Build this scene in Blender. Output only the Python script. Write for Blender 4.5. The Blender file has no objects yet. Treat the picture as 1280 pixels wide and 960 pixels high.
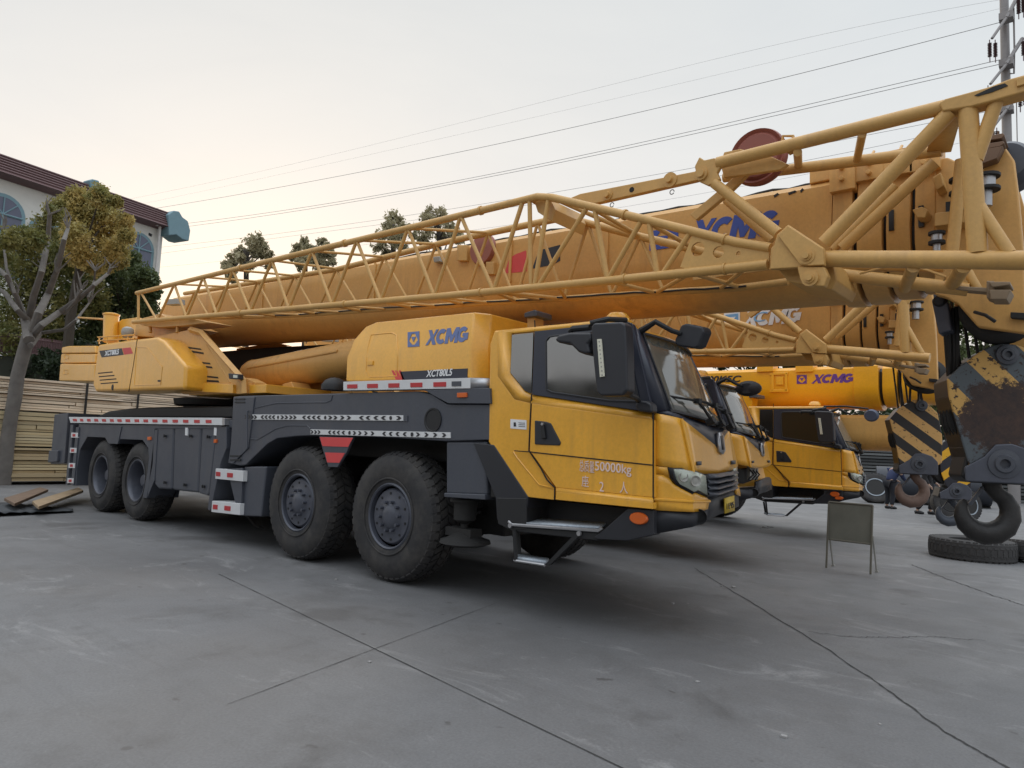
import bpy, bmesh, math, random
from mathutils import Vector, Matrix, noise
random.seed(7)
PI = math.pi
sc = bpy.context.scene
col = sc.collection

# ------------------------------------------------------------------ camera model
H = 1.45
VP1 = (-392.0, 514.0); VP2 = (1392.0, 590.0)      # vanishing points of the yard's two directions
u1, v1, u2, v2 = VP1[0]-640, VP1[1]-480, VP2[0]-640, VP2[1]-480
FPX = math.sqrt(-(u1*u2+v1*v2))
mX = Vector((u1, -v1, FPX)).normalized(); cY = Vector((u2, -v2, FPX)).normalized(); cX = -mX
cZ = -(cX.cross(cY))
RIGHT = Vector((cX.x, cY.x, cZ.x)); UP = Vector((cX.y, cY.y, cZ.y)); FWD = Vector((cX.z, cY.z, cZ.z))
EYE = Vector((0, 0, H))
def ray(px, py): return FWD + RIGHT*((px-640)/FPX) + UP*((480-py)/FPX)
def onp(ax, val, px, py):
    d = ray(px, py); t = (val-EYE[ax])/d[ax]; return EYE + d*t
def Y(px, py, y): return onp(1, y, px, py)        # point on the plane y = const
def X(px, py, x): return onp(0, x, px, py)
def G(px, py, z=0.0): return onp(2, z, px, py)    # point on the ground
def D(px, py, d): return EYE + ray(px, py)*d      # point at a depth

# ------------------------------------------------------------------ mesh building
ROOT = {}
def tag(o, label=None, cat=None, group=None, kind=None):
    if label: o['label'] = label
    if cat: o['category'] = cat
    if group: o['group'] = group
    if kind: o['kind'] = kind
    return o
def empty(name, loc, label, cat, group=None):
    o = bpy.data.objects.new(name, None); col.objects.link(o); o.location = loc
    o.empty_display_size = .3
    ROOT[o.name] = Vector(loc)
    return tag(o, label, cat, group)
def root_of(o):
    while o.parent: o = o.parent
    return o
class MB:
    def __init__(s): s.v = []; s.f = []; s.mi = []; s.m = 0
    def add(s, vs, fs):
        n = len(s.v); s.v += [tuple(v) for v in vs]
        for f in fs: s.f.append(tuple(i+n for i in f)); s.mi.append(s.m)
        return s
    def box(s, a, b):
        x0, y0, z0 = a; x1, y1, z1 = b
        return s.hexa([(x0,y0,z0),(x1,y0,z0),(x1,y1,z0),(x0,y1,z0)], [(x0,y0,z1),(x1,y0,z1),(x1,y1,z1),(x0,y1,z1)])
    def hexa(s, lo, hi):
        n = len(lo); fs = [tuple(range(n-1, -1, -1)), tuple(range(n, 2*n))]
        for i in range(n): j = (i+1) % n; fs.append((i, j, n+j, n+i))
        return s.add(list(lo)+list(hi), fs)
    def cbox(s, c, sz, M=None):
        M = M or Matrix.Identity(3); c = Vector(c); h = Vector(sz)/2
        q = [(-1,-1),(1,-1),(1,1),(-1,1)]
        return s.hexa([c+M@Vector((a*h.x,b*h.y,-h.z)) for a,b in q], [c+M@Vector((a*h.x,b*h.y,h.z)) for a,b in q])
    def prism(s, pts, off):                       # polygon swept by a vector
        off = Vector(off); pts = [Vector(p) for p in pts]
        nrm = Vector((0,0,0))
        for i in range(len(pts)): nrm += pts[i].cross(pts[(i+1) % len(pts)])
        if nrm.dot(off) < 0: pts = pts[::-1]
        return s.hexa(pts, [p+off for p in pts])
    def tube(s, a, b, r, n=12, r2=None, cap=True):
        a = Vector(a); b = Vector(b); d = (b-a)
        if d.length < 1e-6: return s
        q = d.to_track_quat('Z', 'Y').to_matrix(); r2 = r if r2 is None else r2
        lo = [a+q@Vector((r*math.cos(2*PI*i/n), r*math.sin(2*PI*i/n), 0)) for i in range(n)]
        hi = [b+q@Vector((r2*math.cos(2*PI*i/n), r2*math.sin(2*PI*i/n), 0)) for i in range(n)]
        fs = [(i, (i+1) % n, n+(i+1) % n, n+i) for i in range(n)]
        if cap: fs += [tuple(range(n-1, -1, -1)), tuple(range(n, 2*n))]
        return s.add(lo+hi, fs)
    def path(s, pts, rs, n=10):                   # tube along a polyline, radius per point
        pts = [Vector(p) for p in pts]
        if not isinstance(rs, (list, tuple)): rs = [rs]*len(pts)
        rings = []; ref = None
        for i, p in enumerate(pts):
            t = (pts[min(i+1, len(pts)-1)]-pts[max(i-1, 0)]).normalized()
            if ref is None: ref = Vector((0,0,1)) if abs(t.z) < .9 else Vector((1,0,0))
            u = (ref - t*ref.dot(t)).normalized(); w = t.cross(u); ref = u
            rings.append([p+u*(rs[i]*math.cos(2*PI*k/n))+w*(rs[i]*math.sin(2*PI*k/n)) for k in range(n)])
        vs = [v for r in rings for v in r]; fs = []
        for i in range(len(pts)-1):
            for k in range(n): fs.append((i*n+k, i*n+(k+1) % n, (i+1)*n+(k+1) % n, (i+1)*n+k))
        fs += [tuple(range(n-1, -1, -1)), tuple((len(pts)-1)*n+k for k in range(n))]
        return s.add(vs, fs)
    def loft(s, rings, closed=True, caps=True):
        n = len(rings[0]); vs = [v for r in rings for v in r]; fs = []
        for i in range(len(rings)-1):
            for k in range(n if closed else n-1): fs.append((i*n+k, i*n+(k+1) % n, (i+1)*n+(k+1) % n, (i+1)*n+k))
        if caps and closed: fs += [tuple(range(n-1, -1, -1)), tuple((len(rings)-1)*n+k for k in range(n))]
        return s.add(vs, fs)
    def lathe(s, c, axis, prof, n=32, caps=True):            # prof: list of (along axis, radius)
        c = Vector(c); q = Vector(axis).to_track_quat('Z', 'Y').to_matrix()
        return s.loft([[c+q@Vector((r*math.cos(2*PI*k/n), r*math.sin(2*PI*k/n), a)) for k in range(n)] for a, r in prof], caps=caps)
    def poly(s, pts): return s.add(pts, [tuple(range(len(pts)))])
    def build(s, name, mat, parent=None, bevel=0, seg=2, smooth=35, fix=True, solid=0):
        o0 = Vector((0,0,0))
        if parent is not None: o0 = ROOT[root_of(parent).name]
        me = bpy.data.meshes.new(name)
        me.from_pydata([tuple(Vector(v)-o0) for v in s.v], [], s.f)
        mats = mat if isinstance(mat, (list, tuple)) else [mat]
        for m in mats: me.materials.append(m)
        me.polygons.foreach_set('material_index', s.mi if len(mats) > 1 else [0]*len(s.f))
        if fix:
            bm = bmesh.new(); bm.from_mesh(me); bmesh.ops.recalc_face_normals(bm, faces=bm.faces); bm.to_mesh(me); bm.free()
        if smooth:
            me.polygons.foreach_set('use_smooth', [True]*len(me.polygons)); me.set_sharp_from_angle(angle=math.radians(smooth))
        me.update()
        o = bpy.data.objects.new(name, me); col.objects.link(o)
        if parent is not None: o.parent = parent
        if solid:
            m = o.modifiers.new('Solid', 'SOLIDIFY'); m.thickness = solid; m.offset = -1
        if bevel:
            m = o.modifiers.new('Bevel', 'BEVEL'); m.width = bevel; m.segments = seg; m.limit_method = 'ANGLE'; m.angle_limit = math.radians(30); m.harden_normals = True
        return o
def yp(px, y0, y1, mat, name, parent, bevel=.01, **k):   # outline on plane y0 swept to y1
    return MB().prism([Y(a, b, y0) for a, b in px], (0, y1-y0, 0)).build(name, mat, parent, bevel, **k)
def copy_tree(o, parent=None):
    c = o.copy(); col.objects.link(c)
    if parent is not None: c.parent = parent
    for ch in list(CH.get(o.name, [])): copy_tree(ch, c)
    return c

# ------------------------------------------------------------------ materials
def newmat(name):
    m = bpy.data.materials.new(name); m.use_nodes = True; nt = m.node_tree
    return m, nt, nt.nodes['Principled BSDF']
def link(nt, a, b): nt.links.new(a, b)
def noise_tex(nt, scale, detail=4, rough=.55, coord='Object', dist=0, vec=None, sc3=None):
    n = nt.nodes.new('ShaderNodeTexNoise'); n.inputs['Scale'].default_value = scale; n.inputs['Detail'].default_value = detail
    n.inputs['Roughness'].default_value = rough; n.inputs['Distortion'].default_value = dist
    tc = nt.nodes.new('ShaderNodeTexCoord'); src = tc.outputs[coord]
    if sc3:
        mp = nt.nodes.new('ShaderNodeMapping'); mp.inputs['Scale'].default_value = sc3; link(nt, src, mp.inputs[0]); src = mp.outputs[0]
    link(nt, src, n.inputs['Vector'])
    return n.outputs['Fac']
def ramp(nt, fac, stops):
    r = nt.nodes.new('ShaderNodeValToRGB'); e = r.color_ramp.elements
    while len(e) < len(stops): e.new(.5)
    for i, (p, c) in enumerate(stops):
        e[i].position = p; e[i].color = (*c, 1) if len(c) == 3 else c
    link(nt, fac, r.inputs[0]); return r.outputs[0]
def mixc(nt, fac, a, b, mode='MIX'):
    m = nt.nodes.new('ShaderNodeMix'); m.data_type = 'RGBA'; m.blend_type = mode
    for s, v in ((0, fac), (6, a), (7, b)):
        if hasattr(v, 'links'): link(nt, v, m.inputs[s])
        else: m.inputs[s].default_value = v if s == 0 else (*v, 1)
    return m.outputs[2]
def bump(nt, bs, fac, strength=.2, dist=.01):
    b = nt.nodes.new('ShaderNodeBump'); b.inputs['Strength'].default_value = strength; b.inputs['Distance'].default_value = dist
    link(nt, fac, b.inputs['Height']); link(nt, b.outputs[0], bs.inputs['Normal'])
def g(v, k=1): return tuple(k*x for x in v)
def paint(name, c, dirt=(.16,.12,.08), amt=.5, rough=.42, coat=.15, scale=1.2, streak=True, metal=0):
    m, nt, bs = newmat(name)
    a = noise_tex(nt, scale, 8, .65); b = noise_tex(nt, 1.0, 6, .6, sc3=(9, 9, .8) if streak else (2, 2, 2))
    base = mixc(nt, ramp(nt, a, [(.3, (0,0,0)), (.75, (1,1,1))]), g(c, .86), g(c, 1.06))
    base = mixc(nt, 1.0, base, ramp(nt, noise_tex(nt, 38, 4, .7), [(.3, (.90,.90,.90)), (.6, (1,1,1)), (.78, (1.05,1.05,1.05))]), 'MULTIPLY')
    dm = mixc(nt, 1.0, ramp(nt, a, [(.45, (0,0,0)), (.8, (1,1,1))]), ramp(nt, b, [(.45, (0,0,0)), (.75, (1,1,1))]), 'MULTIPLY')
    mm = nt.nodes.new('ShaderNodeMath'); mm.operation = 'MULTIPLY'; mm.inputs[1].default_value = amt; link(nt, dm, mm.inputs[0])
    link(nt, mixc(nt, mm.outputs[0], base, dirt), bs.inputs['Base Color'])
    rr = nt.nodes.new('ShaderNodeMapRange'); rr.inputs['To Min'].default_value = rough-.1; rr.inputs['To Max'].default_value = rough+.18
    link(nt, noise_tex(nt, 3.1, 5), rr.inputs['Value']); link(nt, rr.outputs[0], bs.inputs['Roughness'])
    bs.inputs['Coat Weight'].default_value = coat; bs.inputs['Coat Roughness'].default_value = .2; bs.inputs['Metallic'].default_value = metal
    bump(nt, bs, noise_tex(nt, 6, 3), .04, .01)
    return m
def plain(name, c, rough=.5, metal=0, var=.12, scale=5, bmp=0):
    m, nt, bs = newmat(name)
    link(nt, mixc(nt, noise_tex(nt, scale, 5), g(c, 1-var), g(c, 1+var)), bs.inputs['Base Color'])
    bs.inputs['Roughness'].default_value = rough; bs.inputs['Metallic'].default_value = metal
    if bmp: bump(nt, bs, noise_tex(nt, scale*3, 5), bmp, .01)
    return m
M = {}
M['yellow'] = paint('yellow_paint', (.85,.415,.034), dirt=(.30,.17,.06), amt=.85, rough=.34, coat=.6)
M['yellow_side'] = M['yellow']
M['tan'] = paint('weathered_boom_paint', (.68,.37,.105), dirt=(.20,.11,.05), amt=.85, rough=.48, coat=.08)
M['jib'] = paint('weathered_jib_paint', (.62,.355,.105), dirt=(.22,.13,.07), amt=.8, rough=.5, coat=.05, scale=2)
M['bright'] = paint('bright_yellow_paint', (.90,.42,.012), amt=.12, rough=.33, coat=.3)
M['grey'] = paint('slate_grey_paint', (.062,.068,.085), dirt=(.11,.10,.09), amt=.6, rough=.45, coat=.1)
M['dark'] = plain('black_plastic', (.018,.019,.024), .5)
M['pillar'] = plain('dark_pillar_paint', (.028,.032,.048), .38)
M['black'] = plain('black_steel', (.012,.012,.013), .6)
M['under'] = plain('dirty_underbody', (.02,.019,.018), .75, bmp=.3)
def rubber(name):
    m, nt, bs = newmat(name)
    d = ramp(nt, noise_tex(nt, 4, 8, .7), [(.42, (0,0,0)), (.72, (1,1,1))])
    link(nt, mixc(nt, d, (.024,.023,.024), (.062,.056,.050)), bs.inputs['Base Color']); bs.inputs['Roughness'].default_value = .8
    bump(nt, bs, noise_tex(nt, 60, 4, .6), .25, .004)
    return m
M['rubber'] = rubber('tyre_rubber')
M['oldrubber'] = plain('worn_tyre_rubber', (.05,.048,.047), .9, var=.3, scale=9, bmp=.3)
M['rim'] = plain('rim_grey_paint', (.075,.08,.10), .42, .2, .25, 12)
M['white'] = plain('white_film', (.62,.62,.62), .45)
M['red'] = plain('red_film', (.45,.025,.03), .35)
M['redpaint'] = plain('red_warning_paint', (.62,.06,.06), .5)
M['blue'] = plain('blue_lettering', (.035,.07,.32), .45)
M['slate_blue'] = plain('faded_blue_lettering', (.10,.14,.30), .5)
M['purple'] = plain('violet_lettering', (.13,.04,.24), .45)
M['ink'] = plain('black_lettering', (.015,.015,.02), .45)
M['letter_white'] = plain('white_lettering', (.72,.72,.72), .5)
M['stencil'] = plain('pink_white_stencil', (.78,.60,.52), .7)
M['orange'] = plain('orange_lamp_lens', (.62,.12,.02), .25)
M['steel'] = plain('bare_steel', (.42,.42,.43), .38, .8, .2, 8)
M['tread'] = plain('aluminium_tread', (.36,.40,.44), .45, .5, .35, 30, .5)
M['seam'] = plain('panel_seam', (.012,.01,.008), .8)
M['grease'] = plain('greased_black', (.012,.011,.011), .35)
M['rope'] = plain('wire_rope', (.03,.028,.026), .5, .3)
M['trim'] = plain('warm_grey_trim', (.32,.31,.28), .5)
def glassm(name, c, ior, tr):
    m, nt, bs = newmat(name)
    bs.inputs['Base Color'].default_value = (*c, 1); bs.inputs['Roughness'].default_value = .04; bs.inputs['IOR'].default_value = ior
    a = noise_tex(nt, 3, 4); r = nt.nodes.new('ShaderNodeMapRange'); r.inputs['To Min'].default_value = .02; r.inputs['To Max'].default_value = .16
    link(nt, a, r.inputs['Value']); link(nt, r.outputs[0], bs.inputs['Roughness'])
    bs.inputs['Transmission Weight'].default_value = tr
    return m
M['glass'] = glassm('tinted_cab_glass', (.016,.024,.026), 2.7, 0)
M['wglass'] = glassm('sky_paled_windscreen', (.15,.15,.13), 2.0, 0)  # pale base stands in for the sky mirrored in the screen
M['darkglass'] = glassm('dulled_cab_glass', (.012,.013,.013), 1.45, 0)  # third cab's glass: base darkened and reflection lowered to lose the mirrored yellow
M['lens'] = glassm('headlamp_lens', (.50,.53,.45), 1.6, 0)

FONT_CACHE = {}
def text(s, size, origin, xdir, zdir, mat, name, parent, shear=0, bold=0, width=1.0, ext=.002, spacing=1.0):
    """lettering as a thin mesh; origin is the lower left corner, xdir/zdir the baseline and up directions"""
    cu = bpy.data.curves.new('lettering', 'FONT'); cu.body = s; cu.size = size; cu.shear = shear; cu.offset = bold; cu.extrude = ext; cu.space_character = spacing
    cu.resolution_u = 4
    to = bpy.data.objects.new('lettering_tmp', cu); col.objects.link(to)
    bpy.context.view_layer.update()
    me = bpy.data.meshes.new_from_object(to.evaluated_get(bpy.context.evaluated_depsgraph_get()))
    bpy.data.objects.remove(to); bpy.data.curves.remove(cu)
    x0 = min(v.co.x for v in me.vertices); x1 = max(v.co.x for v in me.vertices); y0 = min(v.co.y for v in me.vertices); y1 = max(v.co.y for v in me.vertices)
    xd = Vector(xdir); zd = Vector(zdir); n = xd.normalized().cross(zd.normalized())
    o0 = ROOT[root_of(parent).name] if parent is not None else Vector((0,0,0))
    for v in me.vertices:
        a = (v.co.x-x0)/(x1-x0); b = (v.co.y-y0)/(y1-y0)
        v.co = Vector(origin)+xd*a+zd*b+n*(v.co.z+ext+.001) - o0     # text is stretched to the measured extent
    me.materials.clear(); me.materials.append(mat); me.name = name
    o = bpy.data.objects.new(name, me); col.objects.link(o)
    if parent is not None: o.parent = parent
    return o
def xcmg(W, n, mat, name, parent, t=.004, origin_root=None):
    """the four slanted capitals; W(f, g) gives a point on the surface, n points outwards"""
    b = MB(); n = Vector(n)
    def pg(x0, x1, pts, lift=0):
        pts = [W(x0+(x1-x0)*p[0]+.07*p[1], p[1])+n*(.001+lift) for p in pts]; b.prism(pts, n*t)
    def arc(x0, x1, t0, t1):
        k = 18
        for i in range(k):
            a, c = math.radians(t0+(t1-t0)*i/k), math.radians(t0+(t1-t0)*(i+1)/k)
            pg(x0, x1, [(.5+.5*math.cos(a), .5+.5*math.sin(a)), (.5+.22*math.cos(a), .5+.22*math.sin(a)), (.5+.22*math.cos(c), .5+.22*math.sin(c)), (.5+.5*math.cos(c), .5+.5*math.sin(c))])
    pg(.0, .25, [(.05,1),(.36,1),(.98,0),(.66,0)]); pg(.0, .25, [(.0,0),(.26,0),(.52,.46),(.40,.58)], .001); pg(.0, .25, [(.55,.50),(.66,.40),(1.0,1),(.76,1)], .001)
    arc(.225, .475, 48, 312)
    pg(.445, .735, [(0,0),(0,1),(.28,1),(.5,.50),(.72,1),(1,1),(1,0),(.74,0),(.74,.52),(.58,.10),(.42,.10),(.26,.52),(.26,0)])
    arc(.71, .945, 42, 345); pg(.71, .945, [(.50,.38),(.50,.58),(1.02,.58),(1.02,.14),(.80,.14),(.80,.38)], .0005)
    return b.build(name, mat, parent, 0, smooth=0)
def WQ(ll, lr, ul, y):
    a = Y(*ll, y); b_ = Y(*lr, y); c = Y(*ul, y)
    return lambda f, g: a+(b_-a)*f+(c-a)*g
def ytext(s, px, y, mat, name, parent, shear=0, bold=0):   # px: lower-left, lower-right, upper-left corners
    a = Y(*px[0], y); b = Y(*px[1], y); c = Y(*px[2], y)
    zd = c-a; 
    return text(s, .3, a, b-a, (0, 0, zd.z) if abs(zd.x) < .0 else zd, mat, name, parent, shear, bold)
# ================================================================== CRANE (front one)
N = 4.8; CW = 3.0; YC = N+CW/2
A = empty('truck_crane', (-8.5, YC, 0), 'nearest yellow truck crane on a slate grey carrier, lattice jib stowed along its boom', 'crane', 'truck cranes parked side by side')

def polar(cx, cz, R, t): return cx+R*math.cos(t), cz+R*math.sin(t)
def make_wheel(cx, R, y0, front, parent):
    w = .40; rr = .33
    b = MB()
    if front:
        b.lathe((cx, y0, R), (0, 1, 0), [(.30, .10), (.30, rr-.03), (.06, rr-.035), (.035, rr-.045), (.02, rr-.06), (.018, .15), (.0, .12), (-.02, .085), (-.025, .03), (-.025, .001)], 40)
        b.lathe((cx, y0, R), (0, 1, 0), [(.05, rr-.02), (.0, rr-.015), (-.012, rr), (.0, rr+.018), (.05, rr+.02)], 40, caps=False)
        for k in range(10):
            t = 2*PI*k/10+.1; x, z = polar(cx, R, .15, t); b.tube((x, y0+.02, z), (x, y0-.03, z), .017, 8)
        b.m = 1
        for k in range(10):
            t = 2*PI*k/10+.4; x, z = polar(cx, R, .235, t); b.tube((x, y0+.02, z), (x, y0+.014, z), .014, 8)
        b.m = 0
    else:
        b.lathe((cx, y0, R), (0, 1, 0), [(.26, .10), (.26, rr-.06), (.17, rr-.045), (.05, rr-.03), (.015, rr-.02), (-.01, rr-.005), (-.012, rr+.01), (.02, rr+.03)], 40, caps=False)
        b.lathe((cx, y0, R), (0, 1, 0), [(.27, .14), (.16, .13), (.12, .11), (.09, .085), (.085, .001)], 24)
        for k in range(10):
            t = 2*PI*k/10; x, z = polar(cx, R, .18, t); b.tube((x, y0+.26, z), (x, y0+.20, z), .016, 6)
    wh = b.build('wheel', [M['rim'], M['black']], parent, 0)
    t = MB()
    Rt = R-.018
    prof = [(.06, rr), (.0, rr+.01), (-.018, rr+.06), (-.03, rr+.15), (-.022, Rt-.10), (.0, Rt-.05), (.02, Rt-.02), (.05, Rt), (w-.05, Rt), (w-.0, Rt-.05), (w+.02, rr+.1), (w-.03, rr)]
    t.lathe((cx, y0, R), (0, 1, 0), prof, 72, caps=False)
    t.lathe((cx, y0, R), (0, 1, 0), [(-.024, rr+.05), (-.030, rr+.055), (-.030, rr+.065), (-.024, rr+.07)], 72, caps=False)
    def lug(ya, yb, ta, tb, sk, r0, r1, ri=.018):
        lo = []; hi = []
        for (yy, tt, rad) in ((ya, ta, r0), (yb, ta+sk, r1), (yb, tb+sk, r1), (ya, tb, r0)):
            x, z = polar(cx, R, rad-.01, tt); lo.append((x, y0+yy, z))
            x, z = polar(cx, R, rad+ri, tt); hi.append((x, y0+yy, z))
        t.hexa(lo, hi)
    n = 46; da = 2*PI/n
    for k in range(n):
        a = k*da
        lug(.012, .085, a, a+da*.68, .02, Rt-.034, Rt)
        lug(.10, .185, a+da*.3, a+da*1.05, .07, Rt, Rt)
        lug(.205, .285, a, a+da*.72, -.07, Rt, Rt)
        lug(.30, .385, a+da*.3, a+da*.98, .02, Rt, Rt-.034)
    t.build('tyre', M['rubber'], wh, 0, smooth=28)
    return wh
wheel_x = [Y(480, 729, N).x, Y(365, 700, N).x, Y(163, 650, N).x, Y(119, 638, N).x]
protoF = make_wheel(wheel_x[0], .675, N+.02, True, A); protoR = make_wheel(wheel_x[2], .64, N+.04, False, A)
def clone(o, off):
    c = o.copy(); col.objects.link(c); c.location = Vector(o.location)+Vector(off)
    for ch in o.children:
        k = ch.copy(); col.objects.link(k); k.parent = c
    return c
bpy.context.view_layer.update()
WH = [protoF, protoR, clone(protoF, (wheel_x[1]-wheel_x[0], 0, 0)), clone(protoR, (wheel_x[3]-wheel_x[2], 0, 0))]
WH[2].rotation_euler = (0, 0, 0)
for p, xs in ((protoF, (0, wheel_x[1]-wheel_x[0])), (protoR, (0, wheel_x[3]-wheel_x[2]))):
    for dx in xs: WH.append(clone(p, (dx, CW-.46, 0)))

# ---- chassis
b = MB()
b.box((-14.4, YC-.55, .75), (-3.6, YC+.55, 1.35))
b.box((-14.0, N+1.0, .45), (-9.2, N+2.0, 1.3)); b.box((-9.2, N+.9, .5), (-4.9, N+2.1, 1.3))  # two hidden boxes added to block light passing under the truck
for wx in wheel_x:
    b.tube((wx, N+.3, .66), (wx, N+CW-.3, .66), .12, 12); b.lathe((wx, YC-.3, .66), (0, 1, 0), [(0, .05), (.08, .22), (.3, .27), (.52, .22), (.6, .05)], 16)
    for s in (-.75, .75): b.box((wx-.6, YC+s-.05, .78), (wx+.6, YC+s+.05, .86))
b.box((-14.6, N+.45, 1.2), (-8.8, N+CW-.45, 1.45)); b.box((-8.8, N+.5, 1.25), (-3.2, N+CW-.5, 1.5))
b.box((-10.9, N+.5, .55), (-9.0, N+1.1, 1.1)); b.box((-4.7, N+.9, .75), (-3.5, N+1.6, 1.0))
b.build('chassis_frame', M['under'], A, .015)
b = MB()      # far-side fenders and boxes
b.box((-14.6, N+CW-.05, .9), (-9, N+CW, 1.6)); b.box((-8.9, N+CW-.05, 1.25), (-4.3, N+CW, 1.7)); b.box((-11.4, N+CW-.6, .45), (-9.2, N+CW-.06, 1.5))
b.build('far_fender', M['grey'], A, .02)
# ---- rear fender with its two arches
PL = N-.01
fend = [(98.5,530),(277,532),(277,536),(193,536),(191,580),(183,623),(178,622),(184,590),(186,572),(185,560),(178,550),(150,549),(147,554.5),(135,554),(131,547),(109,546),(100,562),(96,585),(95,607),(91,606),(93,570)]
fr = yp(fend, PL, PL+.5, M['grey'], 'rear_fender', A, .008)
yp([(130,533),(152,533),(147,555),(136,554.5)], PL-.012, PL+.02, M['grey'], 'bracket_plate', A, .004)
yp([(95,534),(98.5,534),(92,607),(88.5,606)], PL-.02, PL+.25, M['grey'], 'ladder_rail', A, .004)
lad = yp([(88,531),(91.5,531),(84.5,606),(82,605)], PL-.02, PL+.25, M['grey'], 'ladder_rail', A, .004)
for (yy, dx) in ((544,0),(563,-2),(582,-4),(601,-6)):
    st = yp([(86+dx*.8+3,yy-3.3),(97+dx*.9,yy-3),(96.6+dx*.9,yy+3.2),(85.6+dx*.8+3,yy+3)], PL-.03, PL+.2, M['white'], 'ladder_step', lad, .004)
    yp([(87.5+dx*.8+3,yy-1.6),(91+dx*.8+3,yy-1.6),(91+dx*.8+3,yy+1.6),(87.5+dx*.8+3,yy+1.6)], PL-.034, PL-.028, M['red'], 'reflector', lad, 0)
# lockers
for (q) in ([(196,534),(217,534),(214,612),(198,611.5),(193,606)], [(218,534),(251,534),(247,616),(215.5,612.5)], [(252.5,534),(271.5,534),(261,617),(259,620),(248,616.5)]):
    yp(q, PL+.01, PL+.55, M['grey'], 'locker', A, .035, seg=3)
yp([(193.5,537),(197,537),(193,600),(184,622.5)], PL, PL+.4, M['grey'], 'locker_side', A, .005)
stf = yp([(271.5,533),(283,533),(283,560),(276,578),(263,638),(259.5,637)], PL, PL+.4, M['grey'], 'step_frame', A, .006)
yp([(284,586),(303,585),(301,645),(297.5,644)], PL-.005, PL+.03, M['grey'], 'step_frame', A, .005)
yp([(305,583),(333,583),(326,646),(302,645)], PL+.03, PL+.5, M['grey'], 'battery_box', A, .02)
for q, r1 in (([(269.5,585.5),(304,588.5),(303.5,602),(268.8,598.5)], [(.02,.17),(.42,.62)]), ([(265,626),(300,629.5),(299.3,644),(264,640)], [(.04,.2),(.45,.66)])):
    s_ = yp(q, PL-.03, PL+.25, M['white'], 'step', stf, .006)
    for f0, f1 in r1:
        P0, P1, P2, P3 = [Vector(c) for c in q]
        e = [P0.lerp(P1, f0).lerp(P3.lerp(P2, f0), .32), P0.lerp(P1, f1).lerp(P3.lerp(P2, f1), .32), P0.lerp(P1, f1).lerp(P3.lerp(P2, f1), .72), P0.lerp(P1, f0).lerp(P3.lerp(P2, f0), .72)]
        yp([tuple(v) for v in e], PL-.036, PL-.028, M['red'], 'reflector', stf, 0)
# reflective strips
def strip_quad(q, f0, f1, g0, g1):
    P0, P1, P2, P3 = [Vector(c) for c in q]
    w = lambda f, gg: tuple(P0.lerp(P1, f).lerp(P3.lerp(P2, f), gg))
    return [w(f0, g0), w(f1, g0), w(f1, g1), w(f0, g1)]
q = [(86,521.2),(277.5,522.3),(277.5,531.6),(88,528.5)]
rs = yp(q, PL-.03, PL+.06, M['white'], 'reflective_strip', A, .004)
xs = [(160,185),(208,228),(255,277),(303,328),(355,380),(408,432),(458,485),(513,542),(573,602),(633,662),(693,725),(760,792),(828,862),(898,932),(972,1008),(1050,1087)]
for a, c in xs:
    f0 = (60+a/5.333-86)/191.5; f1 = (60+c/5.333-86)/191.5
    yp(strip_quad(q, f0, f1, .3, .72), PL-.036, PL-.028, M['red'], 'reflector', rs, 0)
yp([(277.5,522.3),(280.5,523),(280.5,531.4),(277.5,531.8)], PL-.028, PL+.1, M['steel'], 'strip_end', rs, .003)
for q, tb in (([(229,532),(235,532.5),(235,546),(229,545)], 0), ([(268,532),(270.5,532),(270,544),(267.3,544)], 0)):
    pass
for cx_ in (231.5, 267.5): yp([(cx_,534.5),(cx_+3,534.7),(cx_+2.6,544.5),(cx_-.3,544)], PL-.006, PL+.012, M['letter_white'], 'label_sticker', A, .001)
yp([(184,546),(188,546),(188,550),(184,550)], PL-.02, PL+.01, M['orange'], 'side_marker', A, .003)
yp([(267,549),(270.5,549),(270,553.5),(266.7,553.5)], PL-.02, PL+.02, M['orange'], 'side_marker', A, .003)

# ---- rear outrigger box
b = MB(); p0 = Y(85, 517, N+.1)
b.prism([Y(68,518,N+.1), Y(85,516,N+.1), Y(80,579,N+.1), Y(62.5,580,N+.1)], (0, CW-.2, 0))
b.prism([Y(61,563,N+.05), Y(72,563,N+.05), Y(71,577,N+.05), Y(59.5,578,N+.05)], (0, .5, 0))
b.build('rear_outrigger_box', M['grey'], A, .015)
# ---- decks
b = MB()
za = Y(100, 521, N).z; x_a = Y(88, 521, N).x; x_b = Y(290, 521, N).x
b.box((x_a, N+.03, za-.12), (x_b, N+CW-.03, za-.02))
b.build('deck', M['grey'], A, .01)
b = MB()     # curved black cowling on the rear deck
pr_ = [(118,522),(134,514),(160,510.5),(200,508.5),(290,507.5),(292,523)]
b.prism([Y(c[0], c[1], N+.35) for c in pr_], (0, CW-.8, 0)); b.build('deck_cowling', M['black'], A, .04)
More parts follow.
